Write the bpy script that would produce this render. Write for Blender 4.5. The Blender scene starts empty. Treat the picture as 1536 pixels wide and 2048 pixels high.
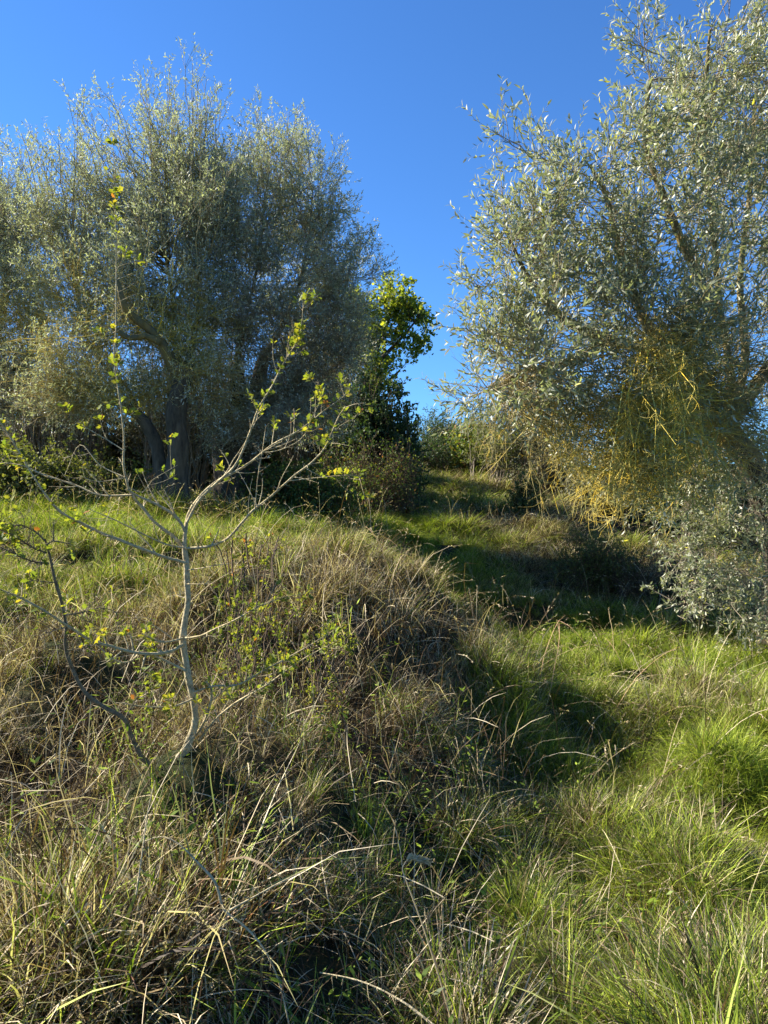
import bpy, math
import numpy as np
from mathutils import Vector

rng = np.random.default_rng(7)
sc = bpy.context.scene
C = sc.collection
RAD = math.radians

# ------------------------------------------------------------------ camera
EYE = 1.6
FPX = 1538.0            # focal length in photograph pixels (26 mm equivalent, 1536 x 2048)
cam_d = bpy.data.cameras.new('camera')
cam_d.sensor_fit = 'VERTICAL'
cam_d.sensor_height = 34.62
cam_d.lens = 26.0
cam_d.clip_start = 0.05
cam_d.clip_end = 2000
cam = bpy.data.objects.new('camera', cam_d)
cam.location = (0, 0, EYE)
cam.rotation_euler = (RAD(90), 0, 0)
C.objects.link(cam)
sc.camera = cam

# ------------------------------------------------------------------ sky, sun, exposure
SUN_EL = 33.0
SUN_DIR = Vector((-1.0, 0.30, 0)).normalized()          # horizontal direction towards the sun
world = bpy.data.worlds.new('World')
sc.world = world
world.use_nodes = True
wn = world.node_tree
wn.nodes.clear()
sky = wn.nodes.new('ShaderNodeTexSky')
sky.sky_type = 'NISHITA'
sky.sun_disc = False
sky.sun_elevation = RAD(SUN_EL)
sky.sun_rotation = math.atan2(SUN_DIR.x, SUN_DIR.y)
sky.altitude = 0
sky.air_density = 1.0
sky.dust_density = 0.0
sky.ozone_density = 4.5
bg = wn.nodes.new('ShaderNodeBackground')
bg.inputs['Strength'].default_value = 0.050
wo = wn.nodes.new('ShaderNodeOutputWorld')
grade = wn.nodes.new('ShaderNodeMix')                    # the deep saturated blue of a dry autumn sky
grade.data_type = 'RGBA'
grade.blend_type = 'MULTIPLY'
grade.inputs[0].default_value = 1
grade.inputs[7].default_value = (0.60, 1.0, 1.42, 1)
wn.links.new(sky.outputs[0], grade.inputs[6])
wn.links.new(grade.outputs[2], bg.inputs[0])
wn.links.new(bg.outputs[0], wo.inputs[0])

sun_d = bpy.data.lights.new('sun', 'SUN')
sun_d.energy = 5.0
sun_d.angle = RAD(0.55)
sun_d.color = (1.0, 0.93, 0.80)
sun = bpy.data.objects.new('sun', sun_d)
to_sun = Vector((SUN_DIR.x*math.cos(RAD(SUN_EL)), SUN_DIR.y*math.cos(RAD(SUN_EL)), math.sin(RAD(SUN_EL))))
sun.rotation_euler = to_sun.to_track_quat('Z', 'Y').to_euler()
sun.location = (-20, 2, 15)
C.objects.link(sun)

sc.view_settings.view_transform = 'Standard'
sc.view_settings.look = 'None'
sc.view_settings.gamma = 1
sc.view_settings.use_curve_mapping = False
sc.view_settings.exposure = 1.7
sc.render.engine = 'CYCLES'
sc.cycles.max_bounces = 4
sc.cycles.diffuse_bounces = 2
sc.cycles.glossy_bounces = 2
sc.cycles.transmission_bounces = 3
sc.cycles.sample_clamp_indirect = 6.0

# ------------------------------------------------------------------ helpers
def W(px, py, d):
    """world point seen at photograph pixel (px, py) at distance d along the view axis"""
    return np.array([(px-768.0)/FPX*d, d, EYE+(1024.0-py)/FPX*d])

def norm(v):
    return v/np.maximum(np.linalg.norm(v, axis=-1, keepdims=True), 1e-9)

def rnd(*s):
    return rng.random(s)

def gauss(*s):
    return rng.normal(size=s)

_lat = rng.random((64, 64, 64)).astype(np.float32)
def vnoise(p, f=1.0):
    """value noise in 0..1 at points p (N,3)"""
    q = np.asarray(p, dtype=np.float64)*f+1000.3
    i = np.floor(q).astype(int)
    t = q-i
    t = t*t*(3-2*t)
    out = 0
    for dx in (0, 1):
        for dy in (0, 1):
            for dz in (0, 1):
                w = (t[..., 0] if dx else 1-t[..., 0])*(t[..., 1] if dy else 1-t[..., 1])*(t[..., 2] if dz else 1-t[..., 2])
                out = out+w*_lat[(i[..., 0]+dx) % 64, (i[..., 1]+dy) % 64, (i[..., 2]+dz) % 64]
    return out

def vn2(x, y, f=1.0, s=0.0):
    return vnoise(np.stack([np.asarray(x, float), np.asarray(y, float), np.full(np.shape(x), s)], -1), f)

def mesh_data(name, V, F, mat, attrs=None, smooth=False):
    V = np.asarray(V, dtype=np.float32).reshape(-1, 3)
    F = np.asarray(F, dtype=np.int32)
    me = bpy.data.meshes.new(name)
    me.vertices.add(len(V))
    me.vertices.foreach_set('co', V.ravel())
    m, k = F.shape
    me.loops.add(m*k)
    me.loops.foreach_set('vertex_index', F.ravel())
    me.polygons.add(m)
    me.polygons.foreach_set('loop_start', np.arange(m, dtype=np.int32)*k)
    me.polygons.foreach_set('loop_total', np.full(m, k, dtype=np.int32))
    if smooth:
        me.polygons.foreach_set('use_smooth', np.ones(m, dtype=bool))
    for an, av in (attrs or {}).items():
        a = me.attributes.new(an, 'FLOAT', 'POINT')
        a.data.foreach_set('value', np.asarray(av, dtype=np.float32).ravel())
    me.update(calc_edges=True)
    if mat is not None:
        me.materials.append(mat)
    return me

def obj(name, me, parent=None, origin=None, kind=None, **props):
    o = bpy.data.objects.new(name, me)
    C.objects.link(o)
    if parent is not None:
        o.parent = parent
        o.matrix_parent_inverse.translation = -Vector(parent.location)
    if kind:
        o['kind'] = kind
    for k, v in props.items():
        o[k] = v
    return o

def thing(name, label, cat, loc, group=None):
    o = bpy.data.objects.new(name, None)
    o.empty_display_size = 0.2
    C.objects.link(o)
    o.location = tuple(float(v) for v in loc)
    o['label'] = label
    o['category'] = cat
    if group:
        o['group'] = group
    return o

def tubes(P, R, sides=3):
    """P (N,K,3) centre lines, R (N,K) radii -> V, F (quads), rings (N,K,sides)"""
    P = np.asarray(P, float)
    N, K, _ = P.shape
    T = norm(np.gradient(P, axis=1))
    mean = norm(P[:, -1]-P[:, 0])
    ref = np.where(np.abs(mean[:, 2:3]) > 0.8, np.array([[1.0, 0.13, 0.0]]), np.array([[0.0, 0.1, 1.0]]))
    ref = np.repeat(ref[:, None, :], K, axis=1)
    A = norm(np.cross(T, ref))
    B = np.cross(T, A)
    an = np.arange(sides)/sides*2*math.pi
    V = P[:, :, None, :]+R[:, :, None, None]*(A[:, :, None, :]*np.cos(an)[None, None, :, None]+B[:, :, None, :]*np.sin(an)[None, None, :, None])
    idx = np.arange(N*K*sides).reshape(N, K, sides)
    a = idx[:, :-1, :]
    b = np.roll(a, -1, axis=2)
    c = np.roll(idx[:, 1:, :], -1, axis=2)
    d = idx[:, 1:, :]
    F = np.stack([a, b, c, d], -1).reshape(-1, 4)
    return V.reshape(-1, 3), F

def tube_mesh(name, P, R, mat, sides=3, tint=None, lich=None, smooth=True):
    P = np.asarray(P, float)
    R = np.asarray(R, float)
    N, K, _ = P.shape
    V, F = tubes(P, R, sides)
    tint = rnd(N) if tint is None else tint
    lich = np.zeros(N) if lich is None else lich
    return mesh_data(name, V, F, mat, {'tint': np.repeat(tint, K*sides), 'lich': np.repeat(lich, K*sides)}, smooth)

def spline(pts, rad, step=0.06):
    """Catmull-Rom resample of one polyline"""
    P = np.asarray(pts, float)
    r = np.asarray(rad, float)
    if len(r) != len(P):
        r = np.interp(np.linspace(0, 1, len(P)), np.linspace(0, 1, len(r)), r)
    Q = np.vstack([2*P[0]-P[1], P, 2*P[-1]-P[-2]])
    out, ro = [], []
    for i in range(len(P)-1):
        n = max(2, int(np.linalg.norm(P[i+1]-P[i])/step))
        for t in np.arange(n)/n:
            a, b, c, d = Q[i], Q[i+1], Q[i+2], Q[i+3]
            out.append(0.5*((2*b)+(-a+c)*t+(2*a-5*b+4*c-d)*t*t+(-a+3*b-3*c+d)*t**3))
            ro.append(r[i]*(1-t)+r[i+1]*t)
    out.append(P[-1])
    ro.append(r[-1])
    return np.array(out), np.array(ro)

def log_mesh(name, pts, rad, mat, sides=18, step=0.06, lump=0.25, f=5.0, lich=0.0):
    """a gnarled stem: one thick tube with lobed, noisy bark relief"""
    P, R = spline(pts, rad, step)
    V, F = tubes(P[None], R[None], sides)
    K = len(P)
    cen = np.repeat(P, sides, axis=0)
    dirv = norm(V-cen)
    stretch = V*np.array([f, f, f*0.35])
    n = vnoise(stretch)-0.5
    n2 = vnoise(V*np.array([22, 22, 5.0]))-0.5
    V = V+dirv*(np.repeat(R, sides)*(n*lump*2+n2*lump*0.7))[:, None]
    return mesh_data(name, V, F, mat, {'tint': np.full(len(V), rng.random()), 'lich': np.full(len(V), lich)}, True)

def lerp_on(P, R, pi, t):
    K = P.shape[1]
    s = t*(K-1)
    i = np.minimum(s.astype(int), K-2)
    u = (s-i)[:, None]
    pos = P[pi, i]*(1-u)+P[pi, i+1]*u
    tan = norm(P[pi, i+1]-P[pi, i])
    r = R[pi, i]*(1-u[:, 0])+R[pi, i+1]*u[:, 0]
    return pos, tan, r

def perp(T):
    g = gauss(*T.shape)
    g = g-T*np.sum(g*T, -1, keepdims=True)
    return norm(g)

def kids(P, R, n, t0, t1, l0, l1, ang, up=0.2, curve=0.0, wob=0.25, K=5, rr=0.6, rmin=0.0012, shrink=0.4, extra=None):
    """grow n children in all from the parent centre lines"""
    N = len(P)
    pi = rng.integers(0, N, n)
    t = t0+(t1-t0)*rnd(n)
    pos, T, r = lerp_on(P, R, pi, t)
    u = perp(T)
    a = np.radians(ang)*(0.6+0.8*rnd(n))[:, None]
    d = norm(T*np.cos(a)+u*np.sin(a)+np.array([0, 0, up]))
    L = (l0+(l1-l0)*rnd(n))*(1-shrink*t)
    bend = gauss(n, 3)*wob+np.array([0, 0, curve])
    pts = [pos]
    cur = pos
    dd = d
    for k in range(1, K):
        dd = norm(dd+(bend+gauss(n, 3)*wob*0.6)/(K-1))
        cur = cur+dd*(L/(K-1))[:, None]
        pts.append(cur)
    Q = np.stack(pts, 1)
    r0 = np.maximum(r*rr, rmin)
    rad = r0[:, None]*np.linspace(1, 0.35, K)[None, :]
    return Q, rad, pi

def bez(P0, P1, P2, K, wob=0.03):
    t = np.linspace(0, 1, K)[None, :, None]
    B = (1-t)**2*P0[:, None]+2*t*(1-t)*P1[:, None]+t*t*P2[:, None]
    L = np.linalg.norm(P2-P0, axis=1)[:, None, None]
    n = gauss(len(P0), K, 3)*wob*L
    n[:, 0] = 0
    return B+n*0.6

# leaf outlines: rows of (along, across, fold)
LANCE = (np.array([[0, 0, 0], [.3, -.5, .06], [.3, .5, .06], [.68, -.42, .05], [.68, .42, .05], [1, 0, -.03]]),
         np.array([[0, 2, 1], [1, 2, 4], [1, 4, 3], [3, 4, 5]]))
OVAL = (np.array([[0, 0, 0], [.25, -.42, .08], [.25, .42, .08], [.6, -.5, .08], [.6, .5, .08], [1, 0, -.05]]),
        np.array([[0, 2, 1], [1, 2, 4], [1, 4, 3], [3, 4, 5]]))
# lobed hawthorn leaf
LOBED = (np.array([[0, 0, 0], [.28, -.16, .02], [.34, -.5, .1], [.5, -.2, .03], [.66, -.42, .08], [1, 0, -.06],
                   [.66, .42, .08], [.5, .2, .03], [.34, .5, .1], [.28, .16, .02]]),
         np.array([[0, 9, 1], [1, 3, 2], [1, 9, 7], [1, 7, 3], [9, 8, 7], [3, 7, 5], [3, 5, 4], [7, 6, 5]]))

def leaves_mesh(name, pos, d, n, L, Wd, mat, shape=LANCE, lich=None, tint=None):
    d = norm(d)
    n = norm(n-d*np.sum(n*d, -1, keepdims=True))
    s = np.cross(d, n)
    S, F = shape
    V = pos[:, None]+d[:, None]*(S[None, :, 0, None]*L[:, None, None])+s[:, None]*(S[None, :, 1, None]*Wd[:, None, None])+n[:, None]*(S[None, :, 2, None]*L[:, None, None])
    k = len(S)
    FF = (np.arange(len(pos))*k)[:, None, None]+F[None]
    tint = rnd(len(pos)) if tint is None else tint
    return mesh_data(name, V.reshape(-1, 3), FF.reshape(-1, 3), mat, {'tint': np.repeat(tint, k)})

def twig_leaves(P, R, per, t0, L, Wd, jitter=0.3, ang=48, keep=None):
    """leaves in opposite pairs along twigs -> pos, dir, normal, length, width"""
    N = len(P)
    pi = np.repeat(np.arange(N), per)
    t = t0+(1-t0)*((np.tile(np.arange(per), N)//2*2+1)/per+0.06*gauss(N*per))
    t = np.clip(t, 0, 1)
    pos, T, r = lerp_on(P, R, pi, t)
    base = perp(np.repeat(T[::2], 2, 0)[:len(T)])
    base[1::2] = -base[0::2][:len(base[1::2])]
    base = norm(base-T*np.sum(base*T, -1, keepdims=True))
    a = np.radians(ang)*(0.6+0.7*rnd(len(T)))[:, None]
    d = norm(T*np.cos(a)+base*np.sin(a)+gauss(len(T), 3)*jitter*0.35)
    n = norm(T*np.sin(a)-base*np.cos(a)+gauss(len(T), 3)*jitter)
    l = L*(0.6+0.6*rnd(len(T)))
    w = Wd*(0.7+0.6*rnd(len(T)))
    if keep is not None:
        m = rnd(len(T)) < keep
        return pos[m], d[m], n[m], l[m], w[m]
    return pos, d, n, l, w

# ------------------------------------------------------------------ materials
def nt(name):
    m = bpy.data.materials.new(name)
    m.use_nodes = True
    t = m.node_tree
    t.nodes.clear()
    return m, t, t.nodes.new('ShaderNodeOutputMaterial')

def N_(t, ty, **kw):
    n = t.nodes.new(ty)
    for k, v in kw.items():
        setattr(n, k, v)
    return n

def mixc(t, fac, a, b):
    n = N_(t, 'ShaderNodeMix', data_type='RGBA')
    for sock, v in ((n.inputs[0], fac), (n.inputs[6], a), (n.inputs[7], b)):
        if isinstance(v, (int, float)):
            sock.default_value = v
        elif isinstance(v, tuple):
            sock.default_value = (*v, 1)
        else:
            t.links.new(v, sock)
    return n.outputs[2]

def math_(t, op, a, b=0.0, clamp=False):
    n = N_(t, 'ShaderNodeMath', operation=op, use_clamp=clamp)
    for s, v in zip(n.inputs, (a, b)):
        if isinstance(v, (int, float)):
            s.default_value = v
        else:
            t.links.new(v, s)
    return n.outputs[0]

def attr(t, name, ty='GEOMETRY'):
    return N_(t, 'ShaderNodeAttribute', attribute_name=name, attribute_type=ty).outputs['Fac']

def ramp(t, fac, stops):
    n = N_(t, 'ShaderNodeValToRGB')
    e = n.color_ramp.elements
    while len(e) < len(stops):
        e.new(0.5)
    for el, (p, c) in zip(e, stops):
        el.position = p
        el.color = (*c, 1)
    t.links.new(fac, n.inputs[0])
    return n.outputs[0]

def thin(t, out, col, tcol, trans=0.4, rough=0.5, gloss=0.06):
    d = N_(t, 'ShaderNodeBsdfDiffuse')
    tr = N_(t, 'ShaderNodeBsdfTranslucent')
    g = N_(t, 'ShaderNodeBsdfGlossy')
    g.inputs['Roughness'].default_value = rough
    g.inputs['Color'].default_value = (1, 1, 1, 1)
    t.links.new(col, d.inputs[0])
    t.links.new(tcol, tr.inputs[0])
    m = N_(t, 'ShaderNodeMixShader')
    m.inputs[0].default_value = trans
    t.links.new(d.outputs[0], m.inputs[1])
    t.links.new(tr.outputs[0], m.inputs[2])
    m2 = N_(t, 'ShaderNodeMixShader')
    if gloss > 0:
        m2.inputs[0].default_value = gloss
        t.links.new(m.outputs[0], m2.inputs[1])
        t.links.new(g.outputs[0], m2.inputs[2])
        t.links.new(m2.outputs[0], out.inputs[0])
    else:
        t.links.new(m.outputs[0], out.inputs[0])

def leaf_mat(name, stops, under=None, trans=0.35, rough=.6, gloss=.025, tboost=(1.3, 1.4, 0.6), accent=None):
    m, t, out = nt(name)
    tint = attr(t, 'tint')
    col = ramp(t, tint, stops)
    if accent:
        p, c = accent
        col = mixc(t, math_(t, 'GREATER_THAN', tint, 1-p), col, c)
    tc = N_(t, 'ShaderNodeMix', data_type='RGBA', blend_type='MULTIPLY')
    tc.inputs[0].default_value = 1
    t.links.new(col, tc.inputs[6])
    tc.inputs[7].default_value = (*tboost, 1)
    if under:
        geo = N_(t, 'ShaderNodeNewGeometry')
        col = mixc(t, geo.outputs['Backfacing'], col, under)
    thin(t, out, col, tc.outputs[2], trans, rough, gloss)
    return m

M_OLIVE = leaf_mat('olive_leaf', [(0, (.13, .15, .085)), (.5, (.19, .21, .12)), (1, (.28, .29, .17))], under=(.50, .50, .35), trans=.42, rough=.55, gloss=.05, tboost=(1.4, 1.45, .8), accent=(.012, (.55, .5, .08)))
M_OLIVE_FAR = leaf_mat('olive_leaf_silver', [(0, (.19, .20, .15)), (.5, (.26, .27, .20)), (1, (.36, .37, .28))], under=(.58, .59, .50), trans=.40, rough=.55, gloss=.05, tboost=(1.5, 1.6, .7))
M_HAW = leaf_mat('hawthorn_leaf', [(0, (.10, .14, .02)), (.5, (.19, .22, .03)), (.93, (.28, .26, .03)), (1, (.30, .20, .03))], trans=.5, rough=.6, gloss=.02, tboost=(1.5, 1.5, .7), accent=(.015, (.30, .12, .03)))
M_OAK = leaf_mat('oak_leaf', [(0, (.07, .12, .02)), (.6, (.17, .22, .035)), (1, (.33, .34, .06))], trans=.58, gloss=.02, tboost=(1.8, 1.7, .5))
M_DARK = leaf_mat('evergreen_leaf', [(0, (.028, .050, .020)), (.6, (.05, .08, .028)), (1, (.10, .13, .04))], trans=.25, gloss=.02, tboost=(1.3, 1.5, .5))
M_SHRUB = leaf_mat('shrub_leaf', [(0, (.07, .09, .025)), (.6, (.12, .14, .035)), (1, (.2, .2, .05))], trans=.35, tboost=(1.5, 1.5, .6))
M_GREY = leaf_mat('grey_shrub_leaf', [(0, (.10, .105, .06)), (.6, (.15, .15, .085)), (1, (.22, .2, .12))], trans=.25, tboost=(1.3, 1.3, .7))
M_BRAM = leaf_mat('bramble_leaf', [(0, (.05, .09, .02)), (.6, (.09, .14, .025)), (.9, (.2, .2, .03)), (1, (.25, .1, .03))], trans=.35, tboost=(1.5, 1.5, .5))

def bark_mat(name, c0, c1, lichen=(.74, .50, .05), lich2=(.50, .46, .14), scale=14.0, stretch=0.3):
    m, t, out = nt(name)
    tc = N_(t, 'ShaderNodeTexCoord')
    mp = N_(t, 'ShaderNodeMapping')
    mp.inputs['Scale'].default_value = (1, 1, stretch)
    t.links.new(tc.outputs['Object'], mp.inputs[0])
    no = N_(t, 'ShaderNodeTexNoise')
    no.inputs['Scale'].default_value = scale
    no.inputs['Detail'].default_value = 6
    no.inputs['Roughness'].default_value = .65
    t.links.new(mp.outputs[0], no.inputs['Vector'])
    base = ramp(t, no.outputs[0], [(.3, c0), (.7, c1)])
    tint = attr(t, 'tint')
    base = mixc(t, math_(t, 'MULTIPLY', tint, .45), base, tuple(v*.55 for v in c1))
    n2 = N_(t, 'ShaderNodeTexNoise')
    n2.inputs['Scale'].default_value = 9
    n2.inputs['Detail'].default_value = 4
    t.links.new(tc.outputs['Object'], n2.inputs['Vector'])
    li = mixc(t, ramp(t, n2.outputs[0], [(.38, (0, 0, 0)), (.62, (1, 1, 1))]), lich2, lichen)
    fac = math_(t, 'MULTIPLY', math_(t, 'ADD', attr(t, 'lich'), attr(t, 'lich', 'INSTANCER')), math_(t, 'ADD', math_(t, 'MULTIPLY', n2.outputs[0], 1.6), .1), True)
    col = mixc(t, fac, base, li)
    b = N_(t, 'ShaderNodeBsdfPrincipled')
    b.inputs['Roughness'].default_value = .9
    b.inputs['Specular IOR Level'].default_value = .2
    t.links.new(col, b.inputs['Base Color'])
    bm = N_(t, 'ShaderNodeBump')
    bm.inputs['Strength'].default_value = .7
    bm.inputs['Distance'].default_value = .02
    t.links.new(no.outputs[0], bm.inputs['Height'])
    t.links.new(bm.outputs[0], b.inputs['Normal'])
    t.links.new(b.outputs[0], out.inputs[0])
    return m

M_BARK = bark_mat('olive_bark', (.035, .028, .02), (.14, .115, .08))
M_TWIG = bark_mat('olive_twig_bark', (.17, .14, .10), (.34, .29, .21))
M_PALE = bark_mat('hawthorn_bark', (.20, .15, .08), (.66, .56, .34), scale=55, stretch=1.0)
M_HAZEL = bark_mat('dark_hawthorn_bark', (.07, .055, .035), (.24, .20, .13), scale=55, stretch=1.0)
M_BROWN = bark_mat('brown_stem', (.08, .055, .035), (.17, .12, .075))

def grass_mat(name, greens, straws, trans=.30, gloss=.015, patch=.35):
    """green to straw by the clump's dryness (set per instance) and each blade's own tint"""
    m, t, out = nt(name)
    tint = attr(t, 'tint')
    dry = attr(t, 'dry', 'INSTANCER')
    own = attr(t, 'own')
    oi = N_(t, 'ShaderNodeObjectInfo')
    gre = ramp(t, tint, greens)
    stw = ramp(t, tint, straws)
    geo = N_(t, 'ShaderNodeNewGeometry')
    no = N_(t, 'ShaderNodeTexNoise')
    no.inputs['Scale'].default_value = 1.3
    no.inputs['Detail'].default_value = 3
    t.links.new(geo.outputs['Position'], no.inputs['Vector'])
    x = math_(t, 'ADD', dry, math_(t, 'MULTIPLY', math_(t, 'SUBTRACT', no.outputs[0], .5), patch*2))
    x = math_(t, 'ADD', x, math_(t, 'MULTIPLY', math_(t, 'SUBTRACT', oi.outputs['Random'], .5), .3))
    f = math_(t, 'ADD', math_(t, 'MULTIPLY', math_(t, 'SUBTRACT', x, own), 4.0), .5, True)
    col = mixc(t, f, gre, stw)
    tc = N_(t, 'ShaderNodeMix', data_type='RGBA', blend_type='MULTIPLY')
    tc.inputs[0].default_value = 1
    t.links.new(col, tc.inputs[6])
    tc.inputs[7].default_value = (1.35, 1.4, .75, 1)
    thin(t, out, col, tc.outputs[2], trans, .55, gloss)
    return m

GREENS = [(0, (.03, .055, .010)), (.3, (.12, .18, .018)), (.7, (.33, .41, .035)), (1, (.52, .56, .08))]
STRAWS = [(0, (.03, .018, .009)), (.46, (.085, .052, .024)), (.64, (.34, .25, .13)), (.96, (.78, .67, .46)), (.985, (.78, .67, .46)), (1, (.42, .14, .04))]
M_GRASS = grass_mat('grass_blade', GREENS, STRAWS)

# ground
def ground_mat():
    m, t, out = nt('soil_and_litter')
    tc = N_(t, 'ShaderNodeTexCoord')
    a = N_(t, 'ShaderNodeTexNoise')
    a.inputs['Scale'].default_value = 9
    a.inputs['Detail'].default_value = 8
    a.inputs['Roughness'].default_value = .7
    t.links.new(tc.outputs['Object'], a.inputs['Vector'])
    b2 = N_(t, 'ShaderNodeTexNoise')
    b2.inputs['Scale'].default_value = .5
    b2.inputs['Detail'].default_value = 4
    t.links.new(tc.outputs['Object'], b2.inputs['Vector'])
    c1 = ramp(t, a.outputs[0], [(.3, (.02, .016, .010)), (.55, (.045, .036, .02)), (.75, (.09, .07, .038))])
    c2 = ramp(t, a.outputs[0], [(.3, (.02, .025, .01)), (.7, (.05, .06, .02))])
    col = mixc(t, ramp(t, b2.outputs[0], [(.42, (0, 0, 0)), (.58, (1, 1, 1))]), c1, c2)
    b = N_(t, 'ShaderNodeBsdfPrincipled')
    b.inputs['Roughness'].default_value = 1
    b.inputs['Specular IOR Level'].default_value = .1
    t.links.new(col, b.inputs['Base Color'])
    bm = N_(t, 'ShaderNodeBump')
    bm.inputs['Distance'].default_value = .05
    t.links.new(a.outputs[0], bm.inputs['Height'])
    t.links.new(bm.outputs[0], b.inputs['Normal'])
    t.links.new(b.outputs[0], out.inputs[0])
    return m
M_GROUND = ground_mat()

# ------------------------------------------------------------------ the ground
# photograph pixel, distance, dryness of the grass, grass height: the land's shape and cover
LAND = [
    (100, 2048, 1.9, 0.75, 0.38), (500, 2048, 2.0, 0.7, 0.32), (800, 2048, 2.1, 0.6, 0.32), (1150, 2048, 2.1, 0.45, 0.34), (1450, 2048, 2.1, 0.4, 0.32),
    (100, 1760, 2.35, 0.85, 0.36), (400, 1750, 2.4, 0.85, 0.34), (600, 1780, 2.6, 0.8, 0.28), (850, 1800, 3.1, 0.5, 0.28), (1150, 1800, 3.1, 0.4, 0.28), (1450, 1800, 3.1, 0.3, 0.26),
    (100, 1500, 3.2, 0.88, 0.24), (370, 1530, 3.05, 0.85, 0.07), (600, 1510, 3.3, 0.8, 0.22), (900, 1500, 4.5, 0.35, 0.26), (1150, 1500, 4.7, 0.15, 0.24), (1450, 1500, 4.7, 0.0, 0.22),
    (170, 1640, 2.98, 0.85, .10), (560, 1610, 3.2, 0.8, .12), (700, 1640, 3.35, .6, .14), (720, 1900, 2.6, .6, .12), (960, 1960, 2.5, .5, .14), (620, 1420, 4.15, .7, .12), (120, 1420, 3.75, 0.75, .12), (430, 1380, 4.0, 0.75, .12),
    (1030, 1300, 6.4, .15, .2), (870, 1255, 5.35, .85, .28), (780, 1400, 4.3, 0.95, .26), (950, 1430, 5.05, .3, .2),
    (290, 1545, 2.98, .85, .07), (420, 1528, 3.12, .85, .08),
    (60, 1330, 3.9, 0.8, 0.22), (220, 1260, 4.5, 0.9, 0.2), (500, 1260, 4.6, 0.92, 0.22), (700, 1330, 4.6, 0.92, 0.24), (850, 1350, 4.8, 0.9, 0.22), (1000, 1370, 5.4, 0.25, 0.22), (1200, 1310, 6.9, 0.1, 0.2), (1330, 1285, 7.4, 0.25, 0.26), (1500, 1290, 7.6, 0.05, 0.22),
    (50, 1140, 5.8, .4, .26), (300, 1130, 5.8, 0.4, .26), (560, 1120, 5.6, 0.7, .26), (690, 1180, 5.4, 0.95, .28), (830, 1260, 5.6, 0.92, .26),
    (60, 1050, 8.0, 0.12, .24), (250, 1045, 8.0, 0.1, .24), (450, 1050, 7.6, .25, .24), (620, 1075, 6.8, 0.55, .24), (740, 1100, 6.5, 0.8, .26), (860, 1168, 6.3, 0.95, .26), (960, 1232, 6.6, 0.85, .22),
    (1000, 1270, 8.0, .15, .14), (1040, 1245, 8.7, .1, .14), (1120, 1225, 9.0, .2, .14), (900, 1200, 8.6, .3, .14), (800, 1130, 8.8, .3, .14), (1250, 1215, 9.0, .5, .2), (1400, 1225, 8.9, .6, .24), (1536, 1240, 8.7, .6, .24),
    (960, 1150, 9.8, .3, .18), (880, 1110, 10.4, .1, .16), (930, 1075, 11.4, .3, .2), (1040, 1100, 11.0, 0.98, .26), (1160, 1130, 10.8, 0.98, .28), (1300, 1160, 10.6, 0.9, .24), (1450, 1170, 10.6, .6, .24),
    (-300, 1010, 10.5, .4, .28), (100, 1008, 10.5, .3, .28), (350, 1005, 10.8, .4, .3), (550, 1020, 10.8, .55, .34), (680, 1048, 10.4, .4, .26), (760, 1048, 11.2, .1, .18), (850, 1045, 12.2, .08, .16), (980, 1048, 12.8, 0.95, .24), (1080, 1050, 13.0, 0.95, .26),
    (860, 1010, 15.0, .4, .28), (960, 1000, 16.0, .45, .3), (1060, 1005, 15.5, 0.85, .3), (1250, 1040, 15.0, .7, .3), (1500, 1080, 15.0, .6, .3),
    (890, 960, 18.5, .45, .3), (980, 968, 19.0, 0.75, .3), (1100, 980, 19.0, 0.8, .3), (600, 975, 16.0, .5, .3), (200, 960, 17.0, .5, .3),
    (760, 930, 26.0, .5, .3), (1000, 935, 27.0, .5, .3), (1300, 960, 26.0, .5, .3), (200, 930, 27.0, .5, .3),
]
LP, LD, LH = [], [], []
for px, py, d, dry, h in LAND:
    p = W(px, py, d)
    p[2] -= h*.72
    LP.append(p)
    LD.append(dry)
    LH.append(h)
for x, y, z in [(0, 0, 0), (-2.5, 0, .05), (2.5, 0, -.02), (-4, 2.3, .2), (4, 2.5, -.02), (0, 1.1, 0), (-2, 1.2, .03), (2, 1.2, 0), (-8, -4, .3), (8, -4, -.1), (0, -8, 0), (-9, 4, .9), (9, 4, .1),
                (-14, 10, 1.7), (14, 10, .9), (-26, 25, 3.0), (26, 25, 2.0), (0, 40, 4.2), (-30, 50, 4.6), (30, 50, 4.0), (0, 60, 5.0), (-60, 0, 1.5), (60, 0, 0.5), (0, -60, 0), (-45, -45, .5), (45, -45, 0), (60, 40, 3), (-60, 40, 4)]:
    LP.append(np.array([x, y, z]))
    LD.append(.5)
    LH.append(.32)
LP, LD, LH = np.array(LP), np.array(LD), np.array(LH)

def _phi(r2):
    return 0.5*r2*np.log(np.maximum(r2, 1e-12))
_n = len(LP)
_d2 = ((LP[:, None, :2]-LP[None, :, :2])**2).sum(-1)
_A = np.zeros((_n+3, _n+3))
_A[:_n, :_n] = _phi(_d2)+np.eye(_n)*0.015
_A[:_n, _n] = 1
_A[:_n, _n+1:] = LP[:, :2]
_A[_n:, :_n] = _A[:_n, _n:].T
_wt = np.linalg.solve(_A, np.concatenate([LP[:, 2], np.zeros(3)]))

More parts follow.
